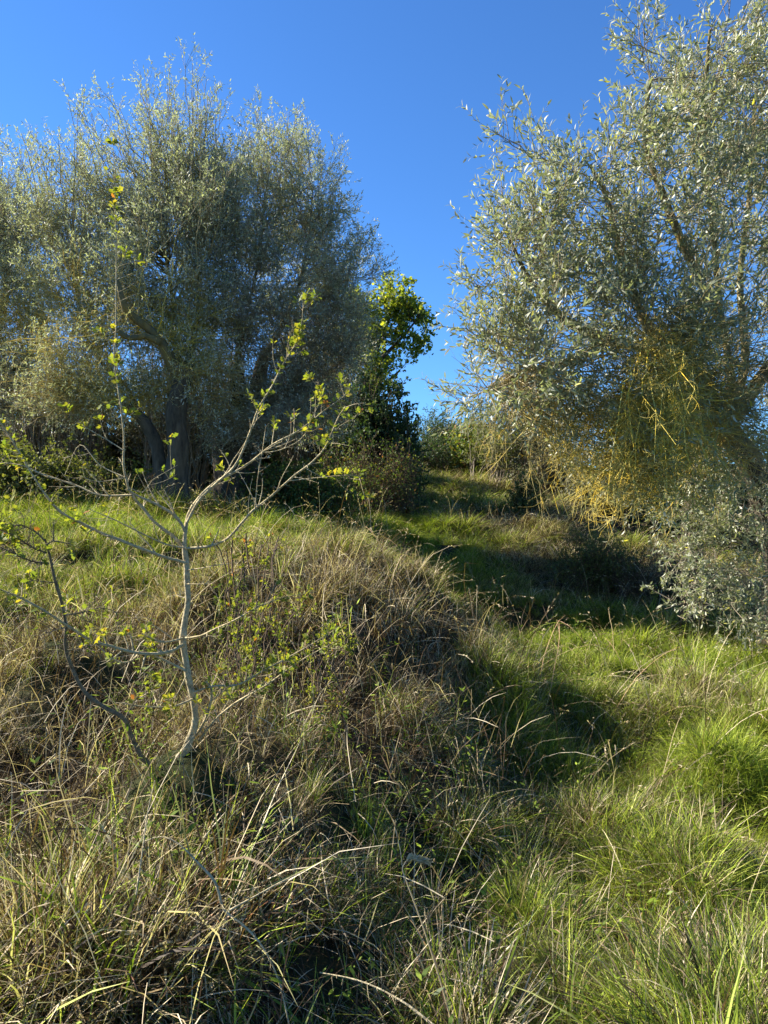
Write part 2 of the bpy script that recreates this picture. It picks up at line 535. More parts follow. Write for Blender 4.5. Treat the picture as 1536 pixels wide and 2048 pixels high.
def height(x, y, rough=True):
    x = np.asarray(x, float)
    y = np.asarray(y, float)
    r = np.sqrt(x*x+y*y)
    s = np.minimum(1, 60/np.maximum(r, 1e-6))
    q = np.stack([(x*s).ravel(), (y*s).ravel()], -1)
    z = np.empty(len(q))
    for i in range(0, len(q), 20000):
        b = q[i:i+20000]
        d2 = ((b[:, None]-LP[None, :, :2])**2).sum(-1)
        z[i:i+20000] = _phi(d2)@_wt[:_n]+_wt[_n]+b@_wt[_n+1:]
    z = z.reshape(x.shape)
    if rough:
        z = z+(vn2(x, y, 1.9, 3.)-.5)*.32*np.clip(r/4, .5, 1)+(vn2(x, y, 4.5, 9.)-.5)*.12*np.clip(12/np.maximum(r,1), .2, 1)
    return z

def cover(x, y):
    q = np.stack([x, y], -1)
    d2 = ((q[:, None]-LP[None, :, :2])**2).sum(-1)
    w = 1/(d2+.03)**1.6
    w /= w.sum(1, keepdims=True)
    return w@LD, w@LH

def axis(fine0, fine1, step, far0, far1, g=1.16):
    a = list(np.arange(fine0, fine1+1e-6, step))
    s = step
    while a[-1] < far1:
        s *= g
        a.append(a[-1]+s)
    s = step
    b = [a[0]]
    while b[-1] > far0:
        s *= g
        b.append(b[-1]-s)
    return np.array(sorted(b[1:])+a)

gx = axis(-9, 9, .11, -900, 900)
gy = axis(0, 20, .11, -600, 1200)
GX, GY = np.meshgrid(gx, gy)
GZ = height(GX, GY)
nx, ny = len(gx), len(gy)
ii = np.arange(nx*ny).reshape(ny, nx)
GF = np.stack([ii[:-1, :-1], ii[:-1, 1:], ii[1:, 1:], ii[1:, :-1]], -1).reshape(-1, 4)
obj('ground', mesh_data('ground', np.stack([GX, GY, GZ], -1), GF, M_GROUND, smooth=True), kind='structure')

def base_at(px, d):
    x = (px-768)/FPX*d
    return np.array([x, d, float(height(np.array([x]), np.array([float(d)]))[0])])

# ------------------------------------------------------------------ grass
def blades(n, rad, h0, h1, w0, w1, tilt, bend, K=5, lean=0.0, kink=0.0, stalk=False, root=None):
    """ribbons: returns V, F, tint, own"""
    az = rnd(n)*2*math.pi
    if lean:
        az = lean*gauss(n)*0+az*(1-abs(lean))+0.0
        az = (az+math.pi) % (2*math.pi)-math.pi
    rr = rad*np.sqrt(rnd(n))
    ra = rnd(n)*2*math.pi
    pos = np.stack([rr*np.cos(ra), rr*np.sin(ra), np.full(n, -.03)], -1)
    if root is not None:
        pos = root
    L = h0+(h1-h0)*rnd(n)
    th = np.radians(np.abs(tilt*(.3+gauss(n)*.7)))
    bd = np.radians(bend*(.25+1.1*rnd(n)))
    wd = w0+(w1-w0)*rnd(n)
    sg = L/(K-1)
    hd = np.stack([np.cos(az), np.sin(az), np.zeros(n)], -1)
    sd = np.stack([-np.sin(az+.5*gauss(n)), np.cos(az), np.zeros(n)], -1)
    sd = norm(sd+np.array([0, 0, 1])*gauss(n, 1)*.35)
    kk = rng.integers(1, K, n)
    ka = np.where(rnd(n) < kink, np.radians(50+70*rnd(n)), 0)
    pts = [pos]
    cur = pos
    a = th.copy()
    for k in range(1, K):
        a = a+bd*(.4+.9*k/(K-1))/(K-1)*1.2+np.where(kk == k, ka, 0)
        a = np.minimum(a, 2.75)
        cur = cur+(hd*np.sin(a)[:, None]+np.array([0, 0, 1])*np.cos(a)[:, None]+gauss(n, 3)*.03)*sg[:, None]
        pts.append(cur)
    P = np.stack(pts, 1)
    prof = np.array([1 if stalk else .8]*(K-1)+[.08])
    if not stalk:
        prof = np.interp(np.linspace(0, 1, K), [0, .3, .7, 1], [.75, 1, .75, .06])
    hw = (wd[:, None]*prof[None])*.5
    V = np.stack([P-sd[:, None]*hw[..., None], P+sd[:, None]*hw[..., None]], 2)
    idx = np.arange(n*K*2).reshape(n, K, 2)
    F = np.stack([idx[:, :-1, 0], idx[:, :-1, 1], idx[:, 1:, 1], idx[:, 1:, 0]], -1).reshape(-1, 4)
    return V.reshape(-1, 3), F, np.repeat(rnd(n), K*2), np.repeat(rnd(n), K*2), P

def cat(parts):
    V, F, a, b, off = [], [], [], [], 0
    for p in parts:
        V.append(p[0]); F.append(p[1]+off); a.append(p[2]); b.append(p[3]); off += len(p[0])
    return np.vstack(V), np.vstack(F), np.concatenate(a), np.concatenate(b)

def heads(P, n_el, L, w, own):
    """small spikelets near the tip of each stalk"""
    N = len(P)
    pi = np.repeat(np.arange(N), n_el)
    t = 1-.2*rnd(N*n_el)
    pos, T, _ = lerp_on(P, np.ones(P.shape[:2]), pi, t)
    d = norm(T+perp(T)*.45)
    n = perp(d)
    s = np.cross(d, n)
    l = L*(.6+.8*rnd(len(d)))[:, None]
    V = np.stack([pos, pos+d*l*.5+s*w, pos+d*l, pos+d*l*.5-s*w], 1).reshape(-1, 3)
    F = np.arange(len(d)*4).reshape(-1, 4)
    return V, F, np.repeat(.5+.4*rnd(len(d)), 4), np.full(len(V), own)

def proto_set(name, builder, count, mat=M_GRASS):
    col = bpy.data.collections.new(name)
    for i in range(count):
        V, F, a, b = builder(i)
        me = mesh_data(name, V, F, mat, {'tint': a, 'own': b})
        o = bpy.data.objects.new('%s_%02d' % (name, i), me)
        col.objects.link(o)
    return col, count

def inst(name, col, pos, rot, scale, idx, attrs, parent=None, label=None):
    """one object that repeats the clumps of a collection at points (rotation, size and kind per point)"""
    me = bpy.data.meshes.new(name)
    n = len(pos)
    me.vertices.add(n)
    me.vertices.foreach_set('co', np.asarray(pos, np.float32).ravel())
    me.attributes.new('rot', 'FLOAT_VECTOR', 'POINT').data.foreach_set('vector', np.asarray(rot, np.float32).ravel())
    me.attributes.new('scl', 'FLOAT_VECTOR', 'POINT').data.foreach_set('vector', np.asarray(scale, np.float32).ravel())
    me.attributes.new('idx', 'INT', 'POINT').data.foreach_set('value', np.asarray(idx, np.int32))
    for k, v in attrs.items():
        me.attributes.new(k, 'FLOAT', 'POINT').data.foreach_set('value', np.asarray(v, np.float32))
    o = obj(name, me, parent, kind='stuff')
    if label:
        o['label'] = label
    key = col.name
    if key not in _groups:
        g = bpy.data.node_groups.new(key, 'GeometryNodeTree')
        g.interface.new_socket('Geometry', in_out='INPUT', socket_type='NodeSocketGeometry')
        g.interface.new_socket('Geometry', in_out='OUTPUT', socket_type='NodeSocketGeometry')
        gi = g.nodes.new('NodeGroupInput')
        go = g.nodes.new('NodeGroupOutput')
        ci = g.nodes.new('GeometryNodeCollectionInfo')
        ci.inputs['Collection'].default_value = col
        ci.inputs['Separate Children'].default_value = True
        ci.inputs['Reset Children'].default_value = True
        ip = g.nodes.new('GeometryNodeInstanceOnPoints')
        ip.inputs['Pick Instance'].default_value = True
        g.links.new(gi.outputs[0], ip.inputs['Points'])
        g.links.new(ci.outputs[0], ip.inputs['Instance'])
        for nm, ty, sock in (('rot', 'FLOAT_VECTOR', 'Rotation'), ('scl', 'FLOAT_VECTOR', 'Scale'), ('idx', 'INT', 'Instance Index')):
            na = g.nodes.new('GeometryNodeInputNamedAttribute')
            na.data_type = ty
            na.inputs['Name'].default_value = nm
            g.links.new(na.outputs['Attribute'], ip.inputs[sock])
        g.links.new(ip.outputs[0], go.inputs[0])
        _groups[key] = g
    md = o.modifiers.new('scatter', 'NODES')
    md.node_group = _groups[key]
    return o
_groups = {}

def scatter(name, protos, pos, rotz, tilt, scale, dry, label=None, parent=None):
    col, cnt = protos
    return inst(name, col, pos, np.stack([tilt[:, 0], tilt[:, 1], rotz], -1), scale, rng.integers(0, cnt, len(pos)), {'dry': dry}, parent, label)

def euler_to(d, roll):
    """XYZ euler angles that turn +Z onto d, with a roll about it"""
    z = norm(d)
    a = norm(np.cross(np.where(np.abs(z[:, 2:3]) > .9, np.array([[1., 0, 0]]), np.array([[0, 0, 1.]])), z))
    b = np.cross(z, a)
    x = a*np.cos(roll)[:, None]+b*np.sin(roll)[:, None]
    y = np.cross(z, x)
    ry = np.arcsin(np.clip(-x[:, 2], -1, 1))
    rx = np.arctan2(y[:, 2], z[:, 2])
    rz = np.arctan2(x[:, 1], x[:, 0])
    return np.stack([rx, ry, rz], -1)

P_FINE = proto_set('fine_tuft', lambda i: cat([blades(78, .12, .5, 1.1, .006, .012, 24, 60, K=5, kink=.06)[:4],
                                                blades(24, .13, .35, .8, .007, .013, 45, 80, K=5, kink=.25)[:4]]), 8)
P_MAT = proto_set('matted_tuft', lambda i: cat([blades(74, .15, .4, 1.0, .006, .012, 50, 85, K=6, lean=.45, kink=.3)[:4],
                                                blades(18, .12, .5, .9, .009, .015, 20, 40, K=5)[:4]]), 8)
P_BROAD = proto_set('broad_tuft', lambda i: cat([blades(20, .10, .5, 1.15, .010, .024, 26, 80, K=7, kink=.4)[:4],
                                                  blades(26, .1, .4, 1.0, .007, .014, 30, 60, K=5, kink=.2)[:4]]), 8)

def slope_az(x, y):
    e = .25
    gx_ = (height(x+e, y, False)-height(x-e, y, False))/(2*e)
    gy_ = (height(x, y+e, False)-height(x, y-e, False))/(2*e)
    return np.arctan2(-gy_, -gx_), np.hypot(gx_, gy_)

def field(n, y0, y1, margin=1.6, k=.56):
    y = np.sqrt(y0*y0+(y1*y1-y0*y0)*rnd(n)) if y1 > 8 else y0+(y1-y0)*rnd(n)
    hw = k*y+margin
    x = (rnd(n)*2-1)*hw
    return x, y

def dry_(x, y):
    return cover(x, y)[0]

def far(n):
    y = 13+17*rnd(n)
    return (y*(-.02+.30*rnd(n))-.6, y)

def lay(x, y, mats):
    dry, h = cover(x, y)
    az, sl = slope_az(x, y)
    z = height(x, y)
    clump = vn2(x, y, 2.3, 21.)
    h = h*(.45+1.1*clump)
    dry = np.clip(dry+(vn2(x, y, 1.1, 5.)-.5)*.35, 0, 1)
    return dry, h, az, sl, z

def put(name, label, protos, x, y, hs, dmul=1.0, dadd=0.0, follow=True, wmul=1.0, sel=None):
    dry, h, az, sl, z = lay(x, y, None)
    gap = vn2(x, y, 3.1, 41.)*.65+vn2(x, y, 7.5, 43.)*.35
    near = np.clip(1-(np.hypot(x, y)-4)/6, 0, 1)
    keepm = rnd(len(x)) < np.clip((gap-.27-.30*near*np.clip((dry_(x, y)-.2)*1.6, 0, 1))*10, .04, 1)
    if sel is not None:
        m = sel(dry, sl, x, y) & keepm
        x, y, dry, h, az, sl, z = [v[m] for v in (x, y, dry, h, az, sl, z)]
    n = len(x)
    rz = np.where((rnd(n) < .75) & follow, az+gauss(n)*.7, rnd(n)*6.283)
    sz = h*hs*(.7+.6*rnd(n))
    dist = np.hypot(x, y)
    sx = sz*(.8+.5*rnd(n))*wmul*np.clip(dist/7, 1, 1.8)
    pos = np.stack([x, y, z], -1)
    return scatter(name, protos, pos, rz, gauss(n, 2)*.12, np.stack([sx, sx, sz], -1), np.clip(dry*dmul+dadd, 0, 1), label)

xs, ys = zip(field(12000, 1.5, 6), field(11500, 5, 13), far(2800))
X, Y = np.concatenate(xs), np.concatenate(ys)
put('meadow_grass', 'fine green and yellowing meadow grass covering the bank and the path', P_FINE, X, Y, 1.05,
    sel=lambda dry, sl, x, y: rnd(len(x)) < np.clip(1.25-dry, .25, 1))
xs, ys = zip(field(6500, 2.2, 6), field(7500, 5, 13), far(1500))
X, Y = np.concatenate(xs), np.concatenate(ys)
put('dry_matted_grass', 'straw coloured matted grass hanging over the bank', P_MAT, X, Y, 1.05, dadd=.12,
    sel=lambda dry, sl, x, y: rnd(len(x)) < np.clip((dry-.25)*1.6, .03, 1))
xs, ys = zip(field(2000, 1.3, 3.2), field(800, 3, 6))
X, Y = np.concatenate(xs), np.concatenate(ys)
put('broad_bladed_grass', 'coarse broad bladed grass in the foreground', P_BROAD, X, Y, 1.1, sel=lambda dry, sl, x, y: dry > -1)

# loose dead straw lying in the grass
def thatch(i):
    n = 40
    root = np.stack([.2*gauss(n), .2*gauss(n), .01+.12*rnd(n)], -1)
    return blades(n, .1, .10, .32, .0016, .0042, 78, 40, K=4, kink=.25, root=root)[0:2]+(np.repeat(rnd(n)*.9, 8), np.full(n*8, -2.0))
P_THATCH = proto_set('thatch', thatch, 8)
xs, ys = zip(field(1500, 1.6, 6), field(1800, 5, 13))
X, Y = np.concatenate(xs), np.concatenate(ys)
dry, h, az, sl, z = lay(X, Y, None)
m = rnd(len(X)) < np.clip((dry-.4)*2, .02, 1)
X, Y, z, dry = X[m], Y[m], z[m], dry[m]
s = .7+.6*rnd(len(X))
scatter('dead_straw', P_THATCH, np.stack([X, Y, z], -1), rnd(len(X))*6.283, gauss(len(X), 2)*.25, np.stack([s, s, s], -1), dry, 'loose dead straw lying among the grass clumps')

# thin seed stalks standing above the grass
P_STALK = proto_set('stalk_tuft', lambda i: (lambda s: cat([s[:4], heads(s[4], 9, .03, .0035, .0)]))(
    blades(5, .15, .8, 1.25, .0042, .006, 22, 75, K=8, stalk=True)), 8)
xs, ys = zip(field(260, 1.9, 6), field(480, 5, 13), far(120))
X, Y = np.concatenate(xs), np.concatenate(ys)
def put_stalks():
    dry, h, az, sl, z = lay(X, Y, None)
    n = len(X)
    s = (.42+.4*rnd(n))*np.clip(np.hypot(X, Y)/5, .6, 1)
    scatter('seed_stalks', P_STALK, np.stack([X, Y, z], -1), rnd(n)*6.283, gauss(n, 2)*.15, np.stack([s, s, s], -1), np.full(n, .95),
            'thin dry seed stalks standing above the grass')
put_stalks()

# low broad leaved weeds among the grass
def weed(i):
    n = 30
    az = rnd(n)*6.283
    h = .05+.5*rnd(n)
    pos = np.stack([.08*gauss(n), .08*gauss(n), h], -1)
    d = norm(np.stack([np.cos(az), np.sin(az), .2+.3*gauss(n)], -1))
    s = norm(np.cross(d, np.array([0, 0, 1.])+.3*gauss(n, 3)))
    L = .03+.05*rnd(n)[:, None]
    w = L*.16
    V = np.stack([pos, pos+d*L*.35+s*w, pos+d*L, pos+d*L*.5-s*w], 1).reshape(-1, 3)
    st = blades(6, .05, .3, .6, .006, .01, 15, 20, K=3, stalk=True)
    return cat([(V, np.arange(n*4).reshape(-1, 4), np.repeat(rnd(n)*.6, 4), np.full(n*4, 2.0)), st[:4]])
P_WEED = proto_set('weed', weed, 6)
xs, ys = zip(field(450, 1.6, 5), field(350, 5, 12))
X, Y = np.concatenate(xs), np.concatenate(ys)
dry, h, az, sl, z = lay(X, Y, None)
s = .3+.4*rnd(len(X))
scatter('meadow_weeds', P_WEED, np.stack([X, Y, z], -1), rnd(len(X))*6.283, gauss(len(X), 2)*.2, np.stack([s, s, s], -1), dry*.5, 'small leafy green weeds among the grass')

# ------------------------------------------------------------------ foreground tussocks (each its own thing)
M_TUS = grass_mat('tussock_blade', GREENS, [(0, (.04, .022, .01)), (.35, (.12, .07, .03)), (.6, (.42, .32, .18)), (.88, (.8, .7, .5)), (.93, (.8, .7, .5)), (1, (.45, .13, .03))], patch=.1)
def tussock(label, px, d, h, spread, n, dryf, w=(.004, .010), tilt=22, bend=85, lean_az=None):
    b = base_at(px, d)
    t = thing('grass_tussock', label, 'grass tussock', b, 'coarse grass tussocks in the foreground')
    V, F, a, o, _ = blades(n, spread, h*.55, h*1.15, w[0], w[1], tilt, bend, K=8, kink=.3)
    m = o < dryf
    def part(nm, frac, own):
        n2 = int(n*frac)
        if n2 < 2:
            return
        V, F, a, o, _ = blades(n2, spread, h*.55, h*1.2, w[0], w[1], tilt, bend, K=8, kink=.35 if own < 0 else .12)
        me = mesh_data(nm, V, F, M_TUS, {'tint': a, 'own': np.full(len(V), own)})
        p = bpy.data.objects.new(nm, me)
        C.objects.link(p)
        p.parent = t
        p['kind'] = 'stuff'
    part('dry_blades', dryf, -2.0)
    part('green_blades', 1-dryf, 2.0)
    return t
tussock('big coarse tussock with orange and straw blades at the bottom left corner', 90, 2.1, .38, .26, 240, .65, bend=60)
tussock('tall straw tussock with bent tips below the hawthorn, right of the corner tussock', 260, 2.35, .38, .24, 240, .75, bend=60)
tussock('greener tussock low at the bottom edge, left of centre', 330, 2.0, .28, .2, 150, .45, bend=60)
tussock('pale broad bladed tussock under the arching dead cane', 440, 2.4, .34, .22, 200, .75, bend=60)
tussock('round brown mop of fine grass in front of the dark hollow', 560, 2.75, .22, .14, 300, .97, (.002, .004), 55, 140)
tussock('dark green and straw tussock at the bottom edge below the dark hollow', 640, 2.2, .26, .2, 140, .5, bend=60)
tussock('upright straw and green tussock right of the seed head', 900, 2.4, .28, .16, 150, .5, bend=45)
tussock('long bladed green tussock at the bottom, right of centre', 1090, 2.2, .28, .18, 150, .4, bend=50)
tussock('brown stemmed tussock at the lower right', 1350, 2.6, .32, .22, 200, .75, (.003, .006), bend=45)
tussock('pale straw tussock in the lower right corner', 1500, 2.2, .28, .2, 130, .6, bend=50)

# ------------------------------------------------------------------ woody plants
def sample_ell(e, n, shell=.35):
    """points in an ellipsoid given as photograph pixel centre, distance, radii in pixels and depth radius in metres"""
    px, py, d, rx, rz, ry = e
    c = W(px, py, d)
    v = norm(gauss(n, 3))*(shell+(1-shell)*rnd(n, 1)**.5)
    return c+v*np.array([rx*d/FPX, ry, rz*d/FPX])

def shoots(nodes, targets, K=9, rise=.35, out=.7, wob=.02, jitter=.5, r0=.014, r1=.003):
    """curved branches from the nearest limb node below to each target"""
    d = np.linalg.norm(targets[:, None]-nodes[None], axis=2)+np.maximum(0, nodes[None, :, 2]-targets[:, None, 2])*2
    d += gauss(*d.shape)*jitter
    P0 = nodes[np.argmin(d, 1)]
    P1 = P0*(1-np.array([out, out, rise]))+targets*np.array([out, out, rise])
    P = bez(P0, P1, targets, K, wob)
    L = np.linalg.norm(targets-P0, axis=1)
    r = np.clip(L/2.5, .4, 1.6)*r0
    R = r[:, None]*np.linspace(1, 0, K)[None]+r1*np.linspace(0, 1, K)[None]
    return P, R

def polyW(pts, d):
    """pixel polyline with distance(s) -> world points"""
    pts = np.asarray(pts, float)
    dd = np.interp(np.linspace(0, 1, len(pts)), np.linspace(0, 1, len(d)), d) if not np.isscalar(d) else np.full(len(pts), d)
    return np.array([W(p[0], p[1], q) for p, q in zip(pts, dd)])

def nodes_of(paths, t0=.3):
    out = []
    for p in paths:
        q, _ = spline(p, [1, 1], .15)
        out.append(q[int(len(q)*t0):])
    return np.vstack(out)

_sprigs = {}
SIZES = (.55, .75, 1.0, 1.25)
def sprig_set(ratio, per, leafL, leafW, mat, twig_mat, len2, len3, curve, shape, wob, rmin, ang3, up):
    """a collection of twig clumps: 4 lengths x 3 leafy, then the same without leaves"""
    key = (round(ratio, 1), per, leafL, leafW, mat.name, twig_mat.name, len2, len3, curve, len(shape[0]), wob, rmin, ang3)
    if key in _sprigs:
        return _sprigs[key]
    col = bpy.data.collections.new('sprigs_%d' % len(_sprigs))
    c = 0
    for leafy in ((True, False) if per > 0 else (False,)):
        for q in SIZES:
            for v in range(3):
                L = (len2[0]+len2[1])/2*q
                P2, R2, _ = kids(np.array([[[0, 0, -.1], [0, 0, 0.]]]), np.full((1, 2), .01), 1, 1, 1, L, L, 1, 0, curve, wob*.7, K=6, rr=1, shrink=0)
                R2 = (rmin*1.5*np.linspace(1.3, .5, 6))[None]*(.7+.3*q)
                n3 = max(2, int(round(ratio*q*1.1)))
                P3, R3, _ = kids(P2, R2, n3, .12, 1, len3[0], len3[1], ang3, up*.5, curve, wob, K=4 if not leafy else 3, rr=.75, rmin=rmin*.8)
                V2, F2 = tubes(P2, R2, 3)
                V3, F3 = tubes(P3, R3, 3)
                V = np.vstack([V2, V3])
                F = np.vstack([F2, F3+len(V2)])
                F = np.vstack([F[:, [0, 1, 2]], F[:, [0, 2, 3]]])
                tint = np.full(len(V), rng.random())
                mi = np.zeros(len(F), np.int32)
                if leafy:
                    m = max(2, int(per*1.5*q)//2*2)
                    A = [np.concatenate(z_) for z_ in zip(twig_leaves(P3, R3, per, .1, leafL, leafW), twig_leaves(P2, R2, m, .3, leafL, leafW))]
                    ml = leaves_mesh('leaf', *A, mat, shape)
                    LV = np.empty(len(ml.vertices)*3, np.float32)
                    ml.vertices.foreach_get('co', LV)
                    LV = LV.reshape(-1, 3)
                    LF = np.empty(len(ml.loops), np.int32)
                    ml.loops.foreach_get('vertex_index', LF)
                    lt = np.empty(len(LV), np.float32)
                    ml.attributes['tint'].data.foreach_get('value', lt)
                    bpy.data.meshes.remove(ml)
                    F = np.vstack([F, LF.reshape(-1, 3)+len(V)])
                    V = np.vstack([V, LV])
                    tint = np.concatenate([tint, lt])
                    mi = np.concatenate([mi, np.ones(len(LF)//3, np.int32)])
                me = mesh_data('sprig', V, F, twig_mat, {'tint': tint})
                me.materials.append(mat)
                me.polygons.foreach_set('material_index', mi)
                col.objects.link(bpy.data.objects.new('%s_%02d' % (col.name, c), me))
                c += 1
    _sprigs[key] = col
    return col

def foliage(parent, P1, R1, n2, n3, per, leafL, leafW, mat, twig_mat, len2=(.45, .8), len3=(.14, .28), up=.35, curve=.25, keep=1.0, t_leaf=.35,
            lich=None, leaf_name='leafy_twigs', side=3, shape=LANCE, t20=.3, ang2=38, ang3=45, keep_fn=None, rmin=.0016, wob=.25):
    """twigs with their leaves on the branches P1"""
    P2, R2, _ = kids(P1, R1, n2, t20, 1, len2[0], len2[1], ang2, up, 0, .05, K=2, rr=.6)
    pos, d = P2[:, 0], P2[:, 1]-P2[:, 0]
    L = np.linalg.norm(d, axis=1)
    q = L/((len2[0]+len2[1])/2)
    sz = np.abs(q[:, None]-np.array(SIZES)[None]).argmin(1)
    sc_ = np.clip(q/np.array(SIZES)[sz], .8, 1.2)
    idx = sz*3+rng.integers(0, 3, n2)
    if per > 0:
        k = rnd(n2) < (keep if keep_fn is None else keep_fn(pos+d*.5))
        idx = np.where(k, idx, idx+12)
    col = sprig_set(n3/n2, per, leafL, leafW, mat, twig_mat, len2, len3, curve, shape, wob, rmin, ang3, up)
    lc = np.zeros(n2) if lich is None else np.clip(lich(pos+d*.5)*(.5+1.0*rnd(n2)), 0, 1)
    inst(leaf_name if per > 0 else 'bare_twigs', col, pos, euler_to(d, rnd(n2)*6.283), np.repeat(sc_[:, None], 3, 1), idx, {'lich': lc}, parent)

def make_parts(t, name, paths, mat, lump=.25, sides=18, step=.06, lich=0.0, f=5.0):
    for pts, rad in paths:
        obj(name, log_mesh(name, pts, rad, mat, sides, step, lump, f, lich), t)

def olive(label, base, trunks, limbs, crowns, n_shoot, n2, n3, per, leafL, leafW, mat, bare=(), lich=None, keep_fn=None, group='old olive trees',
          n_bare=0, nb2=0, nb3=0, bare_keep=.5, up=.35, droops=(), n_droop=0, skip_len=None, len2=(.4, .7), r0=.014):
    t = thing('olive_tree', label, 'olive tree', base, group)
    make_parts(t, 'trunk', trunks, M_BARK, .3, 22)
    make_parts(t, 'limb', limbs, M_BARK, .25, 12, .08, lich=.15)
    nodes = nodes_of([p for p, r in limbs], .15)
    tot = sum(c[3]*c[4] for c in crowns)
    T = np.vstack([sample_ell(c, max(3, int(n_shoot*c[3]*c[4]/tot))) for c in crowns])
    P1, R1 = shoots(nodes, T, r0=r0)
    lf = (lambda P: None) if lich is None else (lambda P: np.clip(lich(P.mean(1)), 0, 1))
    obj('branches', tube_mesh('branches', P1, R1, M_TWIG, 5, lich=lf(P1)), t, kind='stuff')
    foliage(t, P1, R1, n2, n3, per, leafL, leafW, mat, M_TWIG, len2=len2, up=up, lich=lich, keep_fn=keep_fn)
    if bare:
        T = np.vstack([sample_ell(c, n_bare//len(bare), .2) for c in bare])
        P1, R1 = shoots(nodes, T, rise=.8, out=.45, jitter=.8, r0=.009, wob=.03)
        obj('bare_branches', tube_mesh('bare_branches', P1, R1, M_TWIG, 4, lich=lf(P1)), t, kind='stuff')
        foliage(t, P1, R1, nb2, nb3, 4, leafL*.9, leafW, mat, M_TWIG, len2=(.3, .65), len3=(.08, .28), up=.05, curve=-.25, lich=lich, t20=.12, ang2=60, ang3=60, rmin=.002, wob=.8, keep=bare_keep, leaf_name='skirt_twigs')
    return t

# ---- left olives, about 11 m away
GA = 'old olive trees on the left'
def lichen_spots(spots, floor=.12):
    cs = [(W(px, py, d), r) for px, py, d, r in spots]
    def f(p):
        v = np.zeros(len(p))
        for c, r in cs:
            q = np.linalg.norm(p[:, [0, 2]]-c[[0, 2]], axis=1)/r
            v = np.maximum(v, np.exp(-q*q*1.2))
        return v+floor
    return f
lichL = lichen_spots([(370, 680, 10.8, .8), (110, 650, 10.8, 1.0), (230, 720, 10.5, .9)], .2)
def low_thin(z0, z1, lo=.12):
    return lambda pos: lo+(1-lo)*np.clip((pos[:, 2]-z0)/(z1-z0), 0, 1)

bA = base_at(350, 10.3)
tA = [(np.vstack([bA+[0, 0, -.15], polyW([(352, 960), (356, 900), (350, 840), (362, 780), (372, 735)], 10.3)]), [.20, .14, .12, .125, .11, .10]),
      (np.vstack([base_at(318, 10.45)+[0, 0, -.15], polyW([(322, 950), (312, 890), (296, 855), (280, 835)], 10.45)]), [.15, .09, .085, .08, .07])]
lA = [(polyW([(368, 760), (345, 730), (325, 690), (300, 660), (275, 640), (250, 615), (235, 560)], [10.3, 9.9]), [.10, .09, .075, .065, .055, .04, .02]),
      (polyW([(320, 685), (290, 672), (258, 676), (220, 650)], [10.1, 9.9]), [.06, .05, .04, .025]),
      (polyW([(374, 745), (385, 690), (400, 620), (395, 540), (400, 440)], [10.3, 11.3]), [.08, .045, .03, .02, .01]),
      (polyW([(366, 750), (350, 690), (345, 600), (330, 500)], [10.3, 11.6]), [.06, .035, .025, .012]),
      (polyW([(282, 840), (255, 780), (200, 720), (160, 640), (150, 540)], [10.45, 11.4]), [.055, .035, .024, .016, .01]),
      (polyW([(284, 838), (230, 800), (160, 760), (110, 730)], [10.45, 10.6]), [.06, .05, .035, .02])]
olive('grey-green olive tree with the slim leaning trunk behind the hawthorn', bA, tA, lA,
      [(200, 320, 11.0, 65, 150, .9), (280, 310, 11.3, 60, 160, 1.1), (395, 305, 10.9, 62, 165, 1.1), (340, 330, 11.2, 60, 150, 1.0), (115, 400, 11.4, 100, 140, 1.1), (440, 380, 10.6, 60, 140, 1.0), (330, 510, 10.7, 150, 120, 1.1), (460, 380, 11.2, 60, 120, .9), (170, 560, 10.8, 120, 90, .9)],
      380, 3700, 11500, 6, .054, .0115, M_OLIVE_FAR, bare=[(120, 690, 10.6, 130, 90, .9), (190, 600, 10.9, 120, 70, .6), (300, 640, 11.0, 90, 80, .6), (430, 660, 10.6, 90, 90, .8), (230, 780, 10.5, 140, 60, .8), (450, 760, 10.6, 90, 50, .7), (90, 800, 10.8, 110, 50, .7), (380, 590, 10.8, 120, 60, .6)],
      n_bare=400, nb2=3700, nb3=11500, lich=lichL, keep_fn=low_thin(2.9, 4.4, .35), group=GA)

bB = base_at(470, 11.4)
tB = [(np.vstack([bB+[-.1, 0, -.2], polyW([(462, 960), (455, 900), (470, 840), (480, 790), (470, 740)], 11.4)]), [.32, .20, .18, .13, .11, .09]),
      (np.vstack([base_at(500, 11.6)+[0, 0, -.2], polyW([(500, 960), (505, 890), (502, 820), (520, 750), (535, 700)], 11.6)]), [.26, .14, .12, .11, .09, .07])]
lB = [(polyW([(472, 750), (480, 680), (500, 600), (520, 500), (530, 400)], [11.4, 11.6]), [.06, .035, .024, .016, .01]),
      (polyW([(535, 705), (570, 640), (600, 560), (620, 460), (625, 380)], [11.6, 11.8]), [.055, .035, .024, .016, .01]),
      (polyW([(530, 720), (600, 690), (650, 640), (690, 580), (705, 500)], [11.6, 12.0]), [.05, .03, .022, .016, .01]),
      (polyW([(505, 790), (580, 770), (640, 750), (690, 720)], [11.6, 11.9]), [.05, .035, .025, .015])]
